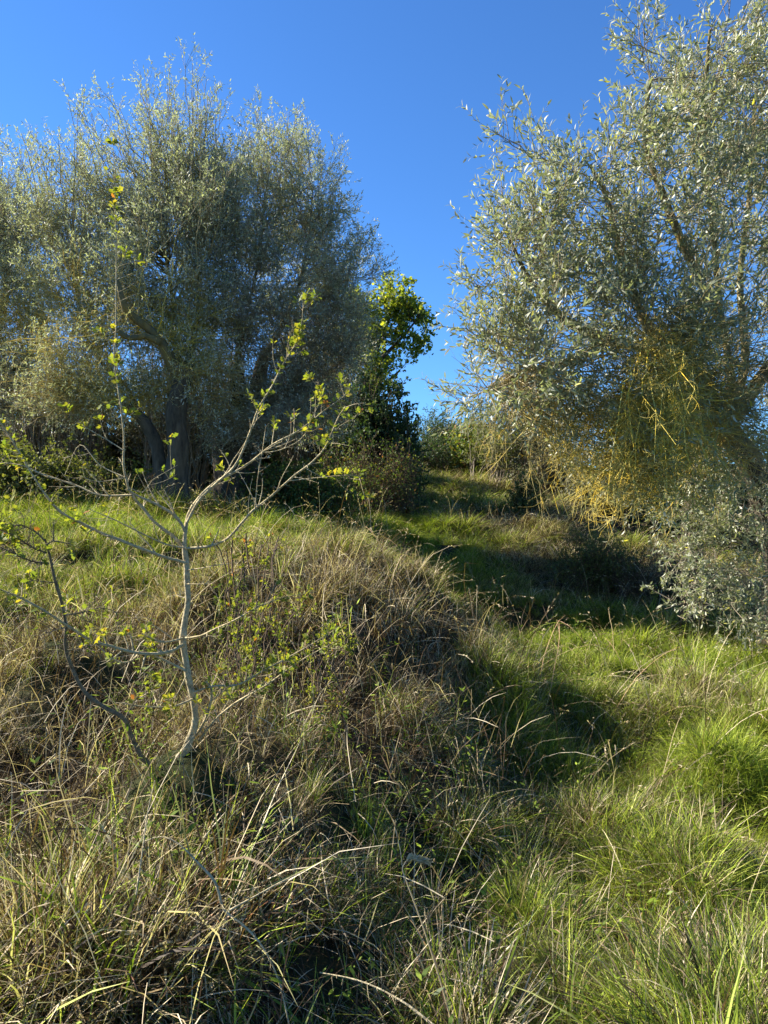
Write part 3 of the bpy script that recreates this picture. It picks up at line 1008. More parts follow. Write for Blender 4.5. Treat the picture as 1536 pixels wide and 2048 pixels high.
olive('silvery olive tree with the thick hollow dark trunk', bB, tB, lB,
      [(535, 370, 11.5, 45, 150, 1.0), (600, 365, 11.6, 50, 145, 1.0), (655, 410, 11.7, 38, 130, .9), (700, 560, 12.0, 60, 90, .9), (590, 560, 11.7, 120, 130, 1.2), (480, 480, 11.2, 80, 140, 1.0), (660, 680, 12, 90, 90, 1.0)],
      330, 3300, 10000, 6, .054, .0115, M_OLIVE_FAR, bare=[(540, 660, 10.8, 100, 90, .9), (560, 850, 10.5, 90, 50, .5), (420, 860, 10.5, 60, 50, .4), (560, 770, 11.0, 110, 60, .8), (660, 740, 11.4, 90, 90, .8), (620, 850, 11.6, 110, 50, .6), (480, 620, 10.6, 90, 80, .7), (700, 640, 11.8, 70, 80, .8)],
      n_bare=380, nb2=3700, nb3=11500, lich=lichen_spots([(450, 800, 11, .3)]), keep_fn=low_thin(2.9, 4.4, .35), group=GA)

bC = base_at(-60, 12.2)
tC = [(np.vstack([bC+[0, 0, -.2], polyW([(-55, 940), (-50, 850), (-40, 780)], 12.2)]), [.3, .2, .18, .15])]
lC = [(polyW([(-40, 790), (-20, 700), (10, 600), (20, 480)], 12.2), [.11, .08, .06, .03]),
      (polyW([(-45, 800), (-100, 700), (-130, 600), (-140, 480)], 12.2), [.11, .08, .06, .03]),
      (polyW([(-40, 800), (30, 740), (70, 690), (90, 640)], [12.2, 11.6]), [.08, .06, .05, .03])]
olive('olive tree cut by the left edge, crown lower than its neighbour', bC, tC, lC,
      [(20, 400, 12.2, 80, 120, 1.2), (70, 520, 12.0, 70, 110, 1.0), (-80, 420, 12.2, 120, 130, 1.3), (-10, 580, 12.0, 120, 110, 1.2)],
      230, 2300, 7000, 6, .054, .0115, M_OLIVE_FAR, bare=[(30, 680, 11.4, 110, 100, .9), (-60, 740, 12, 120, 90, .8), (60, 800, 11.6, 100, 50, .7)], n_bare=160, nb2=1800, nb3=5000,
      lich=lichen_spots([(60, 650, 11.6, .7)]), keep_fn=low_thin(3.0, 4.6, .2), group=GA)

# ---- right olive, about 6.5 m away
bR = base_at(1575, 7.7)
tR = [(np.vstack([bR+[0, 0, -.2], polyW([(1570, 1130), (1552, 1050), (1515, 965), (1478, 895), (1452, 850)], [7.6, 7.1])]), [.26, .20, .17, .135, .12, .10]),
      (np.vstack([base_at(1392, 8.3)+[0, 0, -.2], polyW([(1388, 1130), (1385, 1050), (1400, 960), (1430, 870)], [8.3, 7.6])]), [.16, .11, .10, .10, .09])]
lR = [(polyW([(1455, 855), (1462, 760), (1440, 620), (1428, 480), (1412, 330), (1410, 200), (1420, 60)], [7.1, 6.9]), [0.056, 0.037, 0.031, 0.028, 0.025, 0.019, 0.012]),
      (polyW([(1460, 850), (1490, 720), (1480, 560), (1500, 380), (1510, 200)], [7.1, 7.3]), [0.05, 0.034, 0.028, 0.022, 0.012]),
      (polyW([(1450, 850), (1395, 760), (1330, 710), (1220, 680), (1130, 640), (1060, 560), (1020, 480)], [7.1, 6.2]), [.075, .06, .05, .042, .032, .022, .012]),
      (polyW([(1330, 712), (1280, 620), (1240, 500), (1215, 400), (1180, 330)], [6.7, 6.4]), [.045, .036, .03, .022, .012]),
      (polyW([(1440, 640), (1380, 520), (1330, 400), (1290, 280), (1300, 160)], [6.9, 6.5]), [.04, .035, .03, .022, .012]),
      (polyW([(1220, 680), (1140, 720), (1060, 740), (980, 780)], [6.4, 6.1]), [.035, .028, .02, .01]),
      (polyW([(1452, 850), (1520, 760), (1600, 640), (1650, 480), (1660, 300)], [7.1, 7.2]), [.08, .065, .05, .04, .02]),
      (polyW([(1450, 845), (1380, 800), (1320, 780), (1260, 790)], [7.0, 6.2]), [.05, .04, .03, .018]),
      (polyW([(1456, 850), (1400, 740), (1350, 690), (1300, 690)], [7.0, 5.9]), [.05, .04, .03, .018])]
lichR = lichen_spots([(1340, 860, 6.2, .75), (1330, 980, 6.3, .7), (1200, 930, 6.2, .55), (1010, 900, 6, .15)], .15)
tR_ = olive('large olive tree on the right with lichen-yellow hanging twigs', bR, tR, lR,
      [(1440, 90, 6.8, 110, 110, 1.0), (1530, 150, 7.0, 120, 140, 1.2), (1330, 210, 6.5, 75, 80, .9), (1460, 330, 6.7, 110, 140, 1.1), (1220, 320, 6.4, 85, 70, .8), (1110, 340, 6.2, 70, 60, .7),
       (1060, 410, 6.1, 60, 70, .7), (1170, 450, 6.2, 100, 90, .9), (1060, 520, 6.1, 75, 70, .8), (1330, 460, 6.4, 120, 130, 1.1), (1150, 590, 6.1, 110, 80, .9), (1010, 640, 6.1, 75, 60, .7), (1010, 310, 6.1, 25, 45, .4), (1000, 430, 6.1, 35, 50, .5), (950, 560, 6.0, 40, 45, .5), (935, 680, 6.0, 45, 40, .5), (940, 800, 6.0, 55, 35, .5), (1060, 800, 6.0, 80, 55, .6), (1150, 790, 6.1, 110, 70, .7), (1260, 110, 6.5, 40, 50, .6), (1300, 620, 6.1, 130, 90, .9),
       (1480, 560, 6.7, 90, 130, 1.1), (1000, 740, 6.1, 50, 45, .6), (1120, 690, 6.0, 90, 55, .8), (1640, 300, 7.2, 100, 260, 1.3), (1650, 620, 7.2, 90, 180, 1.0)],
      480, 2900, 8600, 6, .066, .0135, M_OLIVE, bare=[(1300, 860, 6.0, 120, 100, .8), (1330, 960, 6.1, 150, 110, .8), (1430, 740, 6.4, 110, 110, .9), (1490, 860, 6.7, 80, 110, .8), (1230, 960, 6.2, 120, 80, .6), (1320, 720, 6.1, 130, 70, .8)],
      n_bare=300, nb2=2500, nb3=8500, bare_keep=.15, lich=lichR, keep_fn=low_thin(2.0, 2.9, .35), group=None, up=.25, len2=(.3, .62), r0=.011)
# long hanging lichen covered twigs
def hang(t, nodes, targets, lichf, n2, n3, r0=.0045, wob=.025):
    d = np.linalg.norm(targets[:, None]-nodes[None], axis=2)+gauss(len(targets), len(nodes))*.15
    P0 = nodes[np.argmin(d, 1)]
    P1 = P0*.4+targets*.6
    P1[:, 2] = np.maximum(P0[:, 2], targets[:, 2])+.03+.12*gauss(len(P0))
    P = bez(P0, P1, targets, 10, wob)
    R = np.linspace(r0, .0018, 10)[None].repeat(len(P), 0)
    obj('hanging_branches', tube_mesh('hanging_branches', P, R, M_TWIG, 4, lich=lichf(P.mean(1))), t, kind='stuff')
    Q2, S2, _ = kids(P, R, n2, .1, 1, .10, .40, 65, 0, -.2, 1.5, K=7, rr=.65, rmin=.0016)
    Q3, S3, _ = kids(Q2, S2, n3, .1, 1, .04, .14, 60, 0, 0, .6, K=3, rr=.8, rmin=.0013)
    obj('hanging_twigs', tube_mesh('hanging_twigs', Q2, S2, M_TWIG, 3, lich=np.clip(lichf(Q2.mean(1))*(.6+.8*rnd(n2)), 0, 1)), t, kind='stuff')
    obj('spur_twigs', tube_mesh('spur_twigs', Q3, S3, M_TWIG, 3, lich=np.clip(lichf(Q3.mean(1))*(.6+.8*rnd(n3)), 0, 1)), t, kind='stuff')
nR = nodes_of([lR[i][0] for i in (2, 5, 7, 8)], .2)
tg = np.vstack([sample_ell(c, 16, .1) for c in [(1290, 930, 5.5, 90, 110, .4), (1240, 1000, 5.6, 90, 70, .4), (1380, 960, 5.7, 90, 100, .4), (1150, 930, 5.8, 80, 70, .4), (1330, 850, 5.4, 90, 80, .4)]]+
               [sample_ell((1000, 930, 6.0, 35, 20, .2), 4), sample_ell((1120, 1040, 6.0, 80, 25, .3), 8)])
hang(tR_, nR, tg, lambda p: lichR(p)*1.5+.1, 1900, 5200, wob=.055)
# low leafy suckers below the crown
nS = np.vstack([nodes_of([tR[1][0]], .2), nodes_of([tR[0][0]], .1)])
TS = np.vstack([sample_ell(c, n) for c, n in [((1400, 1110, 7.3, 90, 100, .5), 26), ((1490, 1170, 7.1, 70, 100, .5), 22), ((1340, 1060, 7.2, 60, 60, .4), 12), ((1500, 1000, 7.0, 90, 90, .5), 26),
                                              ((1420, 970, 7.1, 80, 70, .5), 16), ((1380, 1200, 7.2, 60, 40, .3), 8), ((1530, 1240, 7.0, 40, 40, .3), 8)]])
nA = nodes_of([p for p, q in lR], .05)
nA = nA[nA[:, 2] < W(0, 640, 6.5)[2]]
PS, RS = shoots(np.vstack([nS, nA]), TS, rise=.3, out=.75, r0=.005, wob=.04, jitter=.7)
obj('sucker_stems', tube_mesh('sucker_stems', PS, RS, M_TWIG, 4), tR_, kind='stuff')
foliage(tR_, PS, RS, 420, 800, 6, .060, .013, M_OLIVE, M_TWIG, len2=(.2, .45), len3=(.08, .2), up=-.15, curve=-.1, leaf_name='leafy_suckers', t20=.35)
# fruit
def fruit(t, n):
    cs = np.vstack([sample_ell(c, n//4) for c in [(1330, 300, 6.4, 180, 180, .9), (1450, 330, 6.5, 90, 200, .9), (1150, 430, 6.2, 120, 100, .7), (1250, 560, 6.1, 150, 90, .7)]])
    o = np.array([[1, 0, 0], [-1, 0, 0], [0, 1, 0], [0, -1, 0], [0, 0, 1.35], [0, 0, -1.35]])*.0085
    F = np.array([[0, 2, 4], [2, 1, 4], [1, 3, 4], [3, 0, 4], [2, 0, 5], [1, 2, 5], [3, 1, 5], [0, 3, 5]])
    V = (cs[:, None]+o[None]).reshape(-1, 3)
    FF = ((np.arange(len(cs))*6)[:, None, None]+F[None]).reshape(-1, 3)
    m = leaf_mat('olive_fruit', [(0, (.16, .20, .05)), (.7, (.2, .23, .06)), (.8, (.05, .03, .04)), (1, (.03, .02, .03))], trans=.05, rough=.3, gloss=.1)
    obj('olives', mesh_data('olives', V, FF, m, {'tint': np.repeat(rnd(len(cs)), 6)}, True), t, kind='stuff')
fruit(tR_, 260)

# ---- generic shrubs and background trees
def shrub(name, label, cat_, px, d, crowns, n1, n2, n3, per, leafL, leafW, mat, stem=M_BROWN, stem_h=.12, shape=OVAL, group=None, up=.2, curve=0, base_spread=.25, len2=(.3, .6), len3=(.1, .25), r0=.012, keep=1.0, trunk=None, limbs=None, lich=0.0):
    b = base_at(px, d)
    t = thing(name, label, cat_, b, group)
    if trunk is not None:
        make_parts(t, 'trunk', trunk, M_BARK, .2, 14, .1)
    if limbs is not None:
        make_parts(t, 'limb', limbs, M_BARK, .2, 8, .12)
        nodes = nodes_of([p for p, r in limbs], .1)
    else:
        nodes = b+np.stack([gauss(14)*base_spread, gauss(14)*base_spread*.6, np.zeros(14)+stem_h*0-.05], -1)
    tot = sum(c[3]*c[4] for c in crowns)
    T = np.vstack([sample_ell(c, max(3, int(n1*c[3]*c[4]/tot)), .4) for c in crowns])
    zz = height(T[:, 0], T[:, 1])
    T[:, 2] = np.maximum(T[:, 2], zz+.08)
    P1, R1 = shoots(nodes, T, rise=.5, out=.4, r0=r0, jitter=.2, wob=.025)
    obj('stems', tube_mesh('stems', P1, R1, stem, 4, lich=np.full(len(P1), lich)), t, kind='stuff')
    foliage(t, P1, R1, n2, n3, per, leafL, leafW, mat, stem, len2=len2, len3=len3, up=up, curve=curve, shape=shape, t20=.2, keep=keep, rmin=.0015, wob=.4)
    return t

# deciduous tree behind the left olives
bD = base_at(735, 16.5)
trD = [(np.vstack([bD+[0, 0, -.2], polyW([(738, 850), (745, 760), (750, 700)], 16.5)]), [.2, .14, .12, .1])]
liD = [(polyW([(750, 705), (770, 660), (785, 610), (790, 580)], 16.5), [.06, .035, .025, .012]),
       (polyW([(748, 730), (790, 690), (825, 650), (840, 630)], 16.3), [.05, .035, .025, .015]),
       (polyW([(746, 760), (720, 690), (715, 620)], 16.7), [.07, .05, .03]),
       (polyW([(744, 790), (780, 760), (800, 740)], 16.4), [.05, .04, .02])]
shrub('oak_tree', 'bright yellow-green leafy tree rising against the sky behind the olives', 'tree', 735, 16.5,
      [(782, 600, 16.5, 36, 36, .8), (828, 610, 16.4, 24, 24, .6), (838, 652, 16.4, 22, 28, .7), (760, 650, 16.6, 55, 45, 1.0), (815, 690, 16.4, 40, 22, .8), (710, 650, 16.8, 50, 60, 1.0), (740, 745, 16.4, 50, 42, .9)],
      110, 720, 2400, 5, .075, .045, M_OAK, trunk=trD, limbs=liD, len2=(.3, .55), len3=(.1, .25), r0=.012)
# dark evergreens under it
GD = 'dark thicket shrubs between the olives and the path'
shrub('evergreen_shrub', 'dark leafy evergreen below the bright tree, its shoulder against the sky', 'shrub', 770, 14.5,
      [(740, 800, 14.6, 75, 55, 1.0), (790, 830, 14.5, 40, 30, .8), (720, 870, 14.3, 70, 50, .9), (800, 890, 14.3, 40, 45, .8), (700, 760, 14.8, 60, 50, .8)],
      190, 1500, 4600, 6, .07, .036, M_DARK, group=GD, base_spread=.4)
shrub('bramble_thicket', 'brown bramble thicket arching over the left side of the path', 'bramble thicket', 760, 13.0,
      [(730, 930, 13.0, 110, 60, .7), (800, 950, 13.2, 45, 50, .6), (660, 960, 12.6, 80, 45, .6), (700, 1000, 12.3, 80, 28, .4)],
      260, 2200, 6000, 1, .04, .022, M_BRAM, group=GD, curve=-.5, up=0, base_spread=.5, r0=.006)
shrub('bramble_bush', 'low dark bramble bush at the foot of the thick olive trunk', 'bramble bush', 590, 11.2,
      [(590, 965, 11.2, 80, 40, .5), (660, 985, 11.0, 60, 35, .4), (540, 990, 11.1, 50, 25, .4)],
      120, 900, 2600, 4, .045, .028, M_BRAM, curve=-.5, up=0, base_spread=.4, r0=.005)
shrub('bramble_bush', 'sunlit yellow-green bramble bush at the left edge behind the hawthorn', 'bramble bush', 80, 10.6,
      [(60, 930, 10.4, 110, 35, .5), (170, 950, 10.6, 80, 30, .5), (-60, 940, 10.6, 90, 50, .5), (250, 955, 10.9, 60, 28, .4)],
      150, 1300, 3800, 5, .045, .028, M_SHRUB, curve=-.4, up=.05, base_spread=.7, r0=.005)
# backdrop of thicket behind the left olives
GT = 'thicket trees behind the left olives'
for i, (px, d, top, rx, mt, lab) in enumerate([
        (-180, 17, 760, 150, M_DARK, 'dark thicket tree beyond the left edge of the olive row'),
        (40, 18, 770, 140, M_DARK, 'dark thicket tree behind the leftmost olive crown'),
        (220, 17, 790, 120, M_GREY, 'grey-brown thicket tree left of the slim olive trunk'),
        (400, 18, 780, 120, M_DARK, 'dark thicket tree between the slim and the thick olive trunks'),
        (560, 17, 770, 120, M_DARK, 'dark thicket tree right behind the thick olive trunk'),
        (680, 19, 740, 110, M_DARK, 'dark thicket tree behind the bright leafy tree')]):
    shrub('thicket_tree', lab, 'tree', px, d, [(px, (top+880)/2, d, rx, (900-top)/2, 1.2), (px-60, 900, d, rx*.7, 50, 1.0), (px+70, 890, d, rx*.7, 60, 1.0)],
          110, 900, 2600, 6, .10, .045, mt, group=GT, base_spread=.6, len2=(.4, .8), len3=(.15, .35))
GO = 'further olives behind the left row'
for px, d, cr, lab in [
        (110, 15.5, [(60, 640, 15.5, 110, 80, 1.2), (180, 620, 15.5, 90, 80, 1.2), (120, 740, 15.3, 150, 60, 1.2)], 'further brownish olive seen through the left edge of the row'),
        (400, 15.5, [(330, 640, 15.5, 90, 80, 1.2), (450, 620, 15.5, 90, 80, 1.2), (390, 740, 15.3, 140, 60, 1.2)], 'further brownish olive seen between the slim and the thick trunks'),
        (640, 16.0, [(600, 650, 16, 80, 80, 1.2), (680, 700, 16, 60, 70, 1.0), (620, 770, 15.8, 110, 50, 1.2)], 'further brownish olive filling behind the right half of the left row')]:
    shrub('olive_tree', lab, 'olive tree', px, d, cr, 170, 1400, 5600, 4, .07, .016, M_GREY, shape=LANCE, group=GO, base_spread=.4, len2=(.4, .8), len3=(.15, .35), stem=M_TWIG, keep=.6)
# far shrubs and trees in the gap and behind the right olive
GF_ = 'far bushes beyond the path'
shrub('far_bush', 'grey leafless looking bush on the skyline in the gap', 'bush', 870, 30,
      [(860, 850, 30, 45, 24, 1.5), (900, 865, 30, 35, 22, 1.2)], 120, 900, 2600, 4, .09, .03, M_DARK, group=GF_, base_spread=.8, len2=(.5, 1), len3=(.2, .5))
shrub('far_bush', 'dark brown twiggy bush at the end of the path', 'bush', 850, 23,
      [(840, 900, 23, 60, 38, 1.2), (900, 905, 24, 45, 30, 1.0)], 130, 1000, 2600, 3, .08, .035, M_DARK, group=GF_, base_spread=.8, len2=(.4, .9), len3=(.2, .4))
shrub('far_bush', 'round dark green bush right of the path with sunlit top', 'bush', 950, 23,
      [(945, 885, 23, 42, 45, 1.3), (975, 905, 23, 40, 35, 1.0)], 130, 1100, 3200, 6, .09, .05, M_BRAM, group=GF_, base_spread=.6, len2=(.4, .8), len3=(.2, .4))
bE = base_at(1010, 20)
shrub('olive_tree', 'smaller rounded olive tree behind the hanging lichen twigs', 'olive tree', 1030, 20,
      [(1000, 810, 20, 70, 50, 1.4), (1070, 800, 20, 90, 65, 1.5), (1150, 830, 20, 80, 60, 1.4), (1040, 870, 20, 70, 40, 1.2)],
      170, 1300, 4200, 6, .075, .02, M_SHRUB, shape=LANCE, base_spread=.5, len2=(.4, .8), len3=(.15, .35), stem=M_TWIG)
shrub('grey_shrub', 'dry grey-brown shrub left of the small yellow-green sapling', 'shrub', 1090, 19,
      [(1090, 905, 19, 60, 45, 1.0)], 90, 800, 2400, 3, .06, .025, M_GREY, base_spread=.5, len2=(.3, .7))
GB = 'bushes behind the right olive'
for px, d, top, bot, rx, mt, lab in [
        (1230, 17, 860, 1010, 90, M_GREY, 'grey bush behind the yellow lichen twigs'),
        (1390, 15, 820, 1060, 100, M_DARK, 'dark bush behind the trunks of the right olive'),
        (1540, 15, 780, 1080, 110, M_DARK, 'dark bush at the right edge behind the olive trunk'),
        (1330, 19, 780, 960, 120, M_SHRUB, 'tall green bush far behind the right olive')]:
    shrub('thicket_bush', lab, 'bush', px, d, [(px, (top+bot)/2, d, rx, (bot-top)/2, 1.0), (px-50, bot-40, d, rx*.6, 40, .8)],
          110, 950, 2800, 5, .07, .035, mt, group=GB, base_spread=.5, len2=(.3, .7))
shrub('shrub', 'yellow-green shrub in the shade at the foot of the right olive', 'shrub', 1190, 10.0,
      [(1190, 1080, 10.2, 50, 40, .6), (1240, 1125, 10.1, 60, 30, .5), (1150, 1130, 10.0, 40, 25, .4)],
      90, 600, 1800, 5, .03, .016, M_SHRUB, base_spread=.25, len2=(.2, .4), len3=(.08, .2), r0=.006)
shrub('dry_shrub', 'brown dry twiggy shrub beside the yellow-green one under the olive', 'shrub', 1290, 9.8,
      [(1290, 1130, 10.0, 80, 35, .6), (1360, 1160, 9.9, 60, 25, .5)],
      90, 700, 2000, 1, .03, .014, M_GREY, base_spread=.3, len2=(.2, .4), len3=(.08, .2), r0=.006)
shrub('small_tree', 'little yellow-green sapling standing alone beside the far path', 'sapling', 1050, 14,
      [(1055, 960, 14, 28, 25, .35), (1035, 990, 14, 22, 20, .3)], 40, 260, 700, 6, .04, .025, M_SHRUB, base_spread=.08, len2=(.2, .4), len3=(.08, .2), r0=.008)

# ------------------------------------------------------------------ hawthorn saplings
def hawthorn(label, base, trunk, branches, n_twig, n_thorn, n_leaf, leafL=.030, bark=M_PALE):
    t = thing('hawthorn_sapling', label, 'sapling', base, 'bare hawthorn saplings on the bank')
    P, R = trunk
    obj('trunk', log_mesh('trunk', P, R, bark, 14, .012, .16, 38.), t)
    lines = []
    for pts, rad in branches:
        Q, S = spline(pts, rad, .025)
        V, F = tubes(Q[None], S[None], 8)
        V = V+gauss(*V.shape)*np.repeat(S, 8)[:, None]*.13
        o = obj('branch', mesh_data('branch', V, F, bark, {'tint': np.full(len(V), rng.random()*.8), 'lich': np.full(len(V), .06)}, True), t)
        m = np.linspace(0, len(Q)-1, 24)
        i = np.minimum(m.astype(int), len(Q)-2)
        u = (m-i)[:, None]
        lines.append((Q[i]*(1-u)+Q[i+1]*u, S[i]*(1-u[:, 0])+S[i+1]*u[:, 0], np.linalg.norm(Q[-1]-Q[0])))
    LP_ = np.stack([l[0] for l in lines])
    LR_ = np.stack([l[1] for l in lines])
    wts = np.array([l[2] for l in lines])
    rep = np.repeat(np.arange(len(lines)), np.maximum(1, (wts/wts.sum()*60).astype(int)))
    LP_, LR_ = LP_[rep], LR_[rep]
    T2, S2, _ = kids(LP_, LR_, n_twig, .12, 1, .05, .20, 55, .1, .3, .35, K=5, rr=.55, rmin=.0011)
    T3, S3, _ = kids(LP_, LR_, n_thorn, .05, 1, .012, .04, 75, 0, 0, .05, K=2, rr=.5, rmin=.0010)
    S3[:, 1] = .0002
    T4, S4, _ = kids(T2, S2, n_thorn//2, .1, 1, .01, .03, 70, 0, 0, .05, K=2, rr=.6, rmin=.0008)
    S4[:, 1] = .0002
    obj('twigs', tube_mesh('twigs', T2, S2, bark, 4), t, kind='stuff')
    obj('thorns', tube_mesh('thorns', np.concatenate([T3, T4]), np.concatenate([S3, S4]), bark, 3), t, kind='stuff')
    # rosettes of lobed leaves on the twigs and the branch tips
    n = n_leaf
    src = rnd(n) < .55
    k = 3
    def ros(Pp, Rp, cnt, t0):
        pi = rng.integers(0, len(Pp), cnt)
        tt = t0+(1-t0)*rnd(cnt)
        pos, T, _ = lerp_on(Pp, Rp, pi, tt)
        return pos, T
    a, Ta = ros(T2, S2, int(n*.6), .5)
    b, Tb = ros(LP_, LR_, n-int(n*.6), .45)
    pos, T = np.vstack([a, b]), np.vstack([Ta, Tb])
    cl = vnoise(pos, 3.2)
    m = cl > .36
    pos, T = np.repeat(pos[m], k, 0), np.repeat(T[m], k, 0)
    d = norm(T*.4+perp(T)*.8+np.array([0, 0, .2]))
    nn = norm(np.array([0, 0, 1.])+gauss(*d.shape)*.6)
    l = leafL*(.5+.9*rnd(len(pos)))
    obj('leaves', leaves_mesh('leaves', pos+d*.004, d, nn, l, l*(.6+.3*rnd(len(l))), M_HAW, LOBED), t, kind='stuff')
    return t

d0 = 3.05
bH = base_at(358, 3.05)
trunkH = (np.vstack([bH+[0, 0, -.06], polyW([(352, 1525), (368, 1503), (383, 1468), (391, 1440), (388, 1408), (380, 1372), (373, 1330), (368, 1300), (366, 1275), (371, 1235), (376, 1200), (374, 1165), (373, 1130), (370, 1105), (369, 1085), (371, 1062)], [3.05, 3.0])]),
          [.019, .019, .017, .0155, .0145, .0140, .0135, .013, .0135, .0145, .012, .0110, .0108, .0105, .0110, .0082, .0072])
def br(pts, r, d):
    return (polyW(pts, d), [v*.82 for v in r])
BH = [
    br([(369, 1098), (345, 1072), (310, 1045), (285, 1015), (262, 988), (253, 960), (247, 930), (248, 880), (244, 830), (238, 790), (232, 745), (228, 710), (232, 660), (232, 600), (233, 540), (232, 480), (231, 400), (229, 310)], (.008, .006, .0042, .0028, .0010), (3.02, 2.9)),
    br([(371, 1064), (355, 1036), (325, 1015), (300, 1003), (268, 988), (255, 978)], (.008, .0062, .0055), (3.0, 2.94)),
    br([(371, 1066), (376, 1030), (396, 998), (430, 965), (468, 945), (500, 925), (545, 890), (600, 860), (650, 820), (685, 795), (700, 780)], (.0085, .0065, .0045, .0012), (3.0, 3.15)),
    br([(374, 1045), (388, 1018), (402, 996), (440, 960), (470, 932), (490, 890), (505, 850), (518, 815), (545, 770), (565, 730), (590, 690), (603, 650), (606, 600)], (.0065, .0055, .0035, .0010), (3.0, 2.85)),
    br([(371, 1097), (420, 1092), (455, 1077), (480, 1050), (505, 1022), (545, 990), (590, 950), (620, 928), (650, 895), (670, 850), (690, 815), (728, 806)], (.0062, .0055, .0042, .0012), (2.98, 2.75)),
    br([(372, 1126), (335, 1116), (290, 1100), (240, 1080), (200, 1065), (160, 1045), (122, 1025), (95, 995), (65, 950), (30, 890), (-5, 835)], (.0075, .007, .005, .002), (3.0, 2.65)),
    br([(370, 1096), (330, 1088), (280, 1065), (230, 1040), (178, 1018)], (.004, .0032, .0014), (3.0, 2.8)),
    br([(264, 990), (200, 990), (150, 970), (90, 950), (40, 930), (-10, 925)], (.005, .004, .0016), (2.95, 3.1)),
    br([(250, 956), (220, 961), (190, 963), (162, 952)], (.003, .0014), (2.95, 2.9)),
    br([(246, 900), (215, 880), (180, 860), (165, 850)], (.003, .0012), (2.93, 3.0)),
    br([(250, 955), (200, 930), (160, 890), (130, 950)], (.003, .0012), (2.94, 3.05)),
    br([(258, 975), (285, 985), (305, 960), (330, 945), (355, 930)], (.003, .0012), (2.94, 3.0)),
    br([(366, 1276), (340, 1283), (318, 1283), (300, 1275), (284, 1268)], (.0055, .0045, .003), (3.0, 2.95)),
    br([(366, 1290), (340, 1303), (300, 1308), (260, 1303), (220, 1292), (180, 1280), (140, 1255), (90, 1222), (40, 1195), (-10, 1175)], (.0085, .0075, .006, .003), (3.0, 2.6)),
    br([(372, 1342), (345, 1328), (310, 1312), (300, 1308)], (.0065, .005, .004), (3.0, 2.98)),
    br([(278, 1306), (265, 1320), (245, 1325), (222, 1315), (195, 1292), (172, 1282)], (.004, .0035, .0018), (2.95, 2.85)),
    br([(385, 1398), (350, 1412), (318, 1414), (280, 1412), (240, 1405)], (.005, .0035, .0018), (3.02, 2.85)),
    br([(372, 1352), (350, 1395), (330, 1400), (318, 1415)], (.003, .0015), (3.02, 2.9)),
    br([(371, 1276), (400, 1272), (430, 1258), (470, 1240), (520, 1212), (575, 1192)], (.0050, .004, .0015), (3.0, 2.8)),
    br([(386, 1385), (430, 1372), (475, 1370), (520, 1345), (570, 1318), (620, 1290), (672, 1258)], (.005, .0038, .0014), (3.03, 2.85)),
    br([(380, 1480), (398, 1462), (410, 1440), (420, 1410), (423, 1378), (412, 1362)], (.0085, .0068, .0045), (3.08, 3.0)),
    br([(398, 1480), (412, 1462), (440, 1430), (480, 1400), (530, 1372), (600, 1322), (680, 1278)], (.006, .0045, .0015), (3.08, 2.95)),
    br([(376, 1140), (410, 1135), (445, 1128)], (.003, .0012), (3.0, 2.9)),
    br([(374, 1168), (405, 1168), (430, 1168)], (.0025, .001), (3.0, 2.9)),
    br([(530, 905), (560, 900), (600, 880), (618, 850), (622, 800)], (.0025, .001), (3.07, 3.0)),
    br([(620, 845), (640, 800), (637, 765)], (.002, .0008), (3.1, 3.1)),
    br([(510, 1018), (515, 960), (525, 900), (532, 850)], (.0025, .001), (2.85, 2.8)),
    br([(575, 962), (640, 955), (700, 950), (722, 955)], (.0025, .001), (2.8, 2.7)),
]
hawthorn('tall thorny hawthorn sapling with a pale trunk and forked leader', bH, trunkH, BH, 190, 700, 800, .024)
bH2 = base_at(305, 2.95)
trunk2 = (np.vstack([bH2+[0, 0, -.05], polyW([(300, 1535), (282, 1512), (262, 1470), (248, 1437), (205, 1412), (168, 1382), (142, 1330), (131, 1290), (132, 1250), (122, 1200), (110, 1160), (99, 1110), (92, 1085), (90, 1078)], [2.95, 2.6])]),
          [.010, .0098, .0095, .009, .0085, .008, .0075, .007, .0065, .006, .0055, .005, .0045, .0035, .0025])
B2 = [br([(93, 1106), (60, 1092), (30, 1072), (-10, 1055)], (.0045, .002), (2.62, 2.5)),
      br([(91, 1083), (70, 1063), (42, 1050), (20, 1052), (-10, 1036)], (.0038, .0016), (2.6, 2.5)),
      br([(97, 1127), (62, 1122), (30, 1108), (-10, 1090)], (.0045, .002), (2.62, 2.45)),
      br([(93, 1090), (106, 1082), (125, 1085), (142, 1088)], (.0035, .0015), (2.6, 2.65)),
      br([(106, 1082), (107, 1060), (106, 1042)], (.003, .0013), (2.6, 2.6)),
      br([(112, 1165), (80, 1163), (60, 1160)], (.0025, .001), (2.62, 2.55)),
      br([(130, 1230), (165, 1225), (200, 1215), (235, 1225)], (.0035, .0015), (2.65, 2.7)),
      br([(131, 1255), (105, 1262), (85, 1270)], (.0025, .001), (2.65, 2.6)),
      br([(135, 1300), (160, 1298), (185, 1292)], (.003, .0013), (2.7, 2.7)),
      br([(250, 1437), (270, 1400), (290, 1370)], (.003, .001), (2.85, 2.9)),
      br([(50, 1055), (45, 1030), (25, 1020)], (.002, .0009), (2.55, 2.5))]
hawthorn('smaller dark leaning hawthorn sapling at the left edge', bH2, trunk2, B2, 90, 300, 60, .028, M_HAZEL)

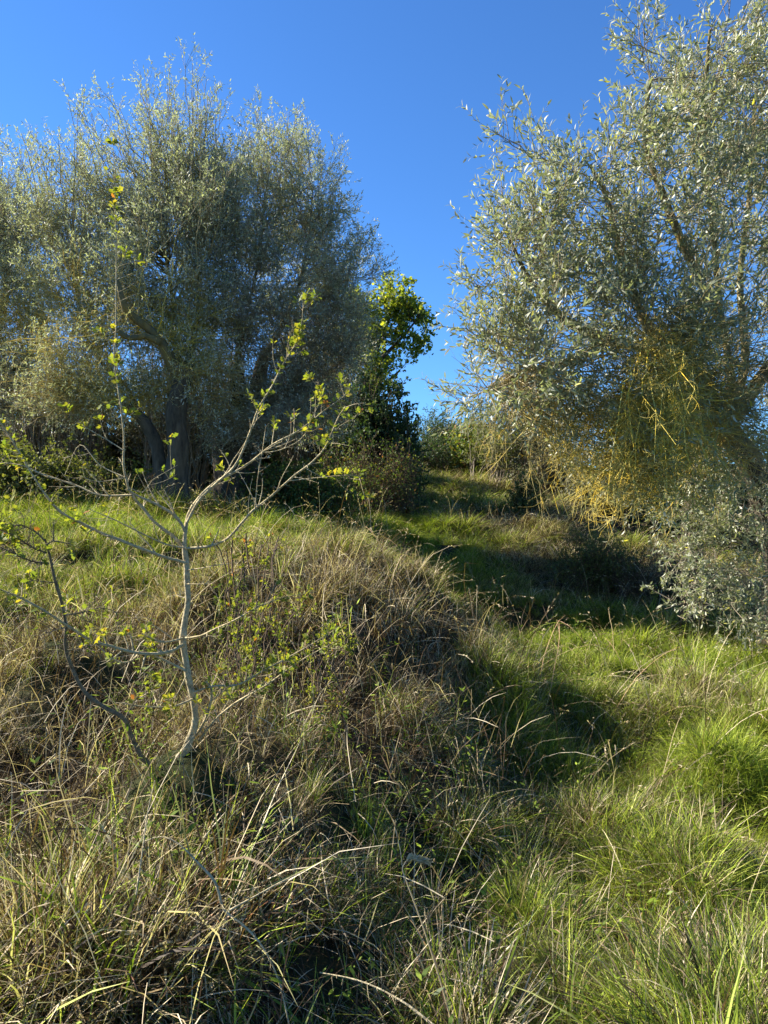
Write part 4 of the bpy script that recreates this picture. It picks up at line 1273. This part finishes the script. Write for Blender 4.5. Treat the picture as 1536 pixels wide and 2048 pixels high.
# leafy bramble sprays on the bank, right of the hawthorn
for px, d, cr, lab in [
        (520, 4.2, [(600, 1205, 4.2, 60, 22, .25), (520, 1225, 4.1, 50, 20, .2)], 'leafy yellow-green spray over the dry grass right of the hawthorn trunk'),
        (640, 3.9, [(620, 1290, 3.9, 80, 25, .25), (690, 1262, 4.0, 50, 22, .2)], 'lower leafy bramble spray hanging over the dark hollow'),
        (470, 3.6, [(470, 1085, 3.5, 50, 25, .2), (560, 1085, 3.8, 40, 16, .2)], 'small leafy spray just right of the hawthorn fork')]:
    shrub('bramble_spray', lab, 'bramble', px, d, cr, 12, 50, 100, 5, .022, .014, M_HAW, stem=M_BROWN, shape=LOBED, base_spread=.1, len2=(.08, .18), len3=(.03, .08), r0=.003,
          curve=-.2, group='leafy bramble sprays on the bank')

# dead cane arching over the foreground grass
def cane(label, pts, d, r, spurs=30):
    P, R = spline(polyW(pts, d), r, .02)
    b = P[-1]
    t = thing('dead_cane', label, 'dead stem', b, 'dead canes lying over the foreground grass')
    V, F = tubes(P[None], R[None], 8)
    V = V+gauss(*V.shape)*np.repeat(R, 8)[:, None]*.12
    obj('stem', mesh_data('stem', V, F, M_PALE, {'tint': np.full(len(V), .6), 'lich': np.zeros(len(V))}, True), t)
    T, S, _ = kids(P[None], R[None], spurs, .02, 1, .01, .045, 65, 0, 0, .2, K=3, rr=.5, rmin=.0008)
    obj('side_shoots', tube_mesh('side_shoots', T, S, M_PALE, 3), t, kind='stuff')
cane('pale dead cane arching up and down again across the lower left', [(290, 1682), (325, 1673), (360, 1690), (395, 1725), (430, 1765), (448, 1820), (480, 1845), (515, 1880), (545, 1930), (565, 1990), (580, 2060)], (2.15, 2.0), (.0012, .002, .0038, .003, .0022, .002))
cane('thin straight dead cane pointing up right beside the arching one', [(612, 1740), (560, 1765), (500, 1798), (460, 1820)], (2.05, 2.0), (.0012, .002, .0028), 14)
cane('long dead cane reaching across the bottom edge to the right', [(640, 1945), (720, 1962), (800, 2000), (880, 2060)], (1.95, 1.8), (.0015, .002, .003), 14)
cane('grey bare cane leaning between the corner tussock and the hawthorn', [(310, 1560), (296, 1620), (285, 1700), (272, 1790)], (2.3, 2.1), (.001, .0018, .0026), 24)

# feathery seed head of one grass, nodding
def seed_head():
    P = polyW([(905, 2050), (880, 1960), (845, 1850), (812, 1760), (805, 1735), (822, 1716), (852, 1722)], [2.1, 2.15])
    t = thing('grass_seed_head', 'single nodding feathery pale seed head below the middle of the meadow', 'seed head', P[0])
    Q, R = spline(P, [.0025, .002, .0018, .0015, .001], .02)
    obj('stem', mesh_data('stem', *tubes(Q[None], R[None], 5), M_TUS, {'tint': np.full(len(Q)*5, .7), 'own': np.full(len(Q)*5, -2.)}, True), t)
    n = 260
    k = len(Q)
    seg = Q[int(k*.86):]
    pi = rng.random(n)*(len(seg)-1)
    i = pi.astype(int)
    pos = seg[i]+(seg[np.minimum(i+1, len(seg)-1)]-seg[i])*(pi-i)[:, None]
    T = norm(seg[np.minimum(i+1, len(seg)-1)]-seg[i]+1e-6)
    d = norm(T*.8+perp(T)*.5)
    l = .012+.012*rnd(n)
    me = leaves_mesh('spikelets', pos, d, perp(d), l, l*.2, M_TUS)
    a = me.attributes.new('own', 'FLOAT', 'POINT')
    a.data.foreach_set('value', np.full(len(me.vertices), -2., np.float32))
    a = me.attributes['tint']
    a.data.foreach_set('value', np.full(len(me.vertices), .66, np.float32))
    obj('spikelets', me, t, kind='stuff')
seed_head()
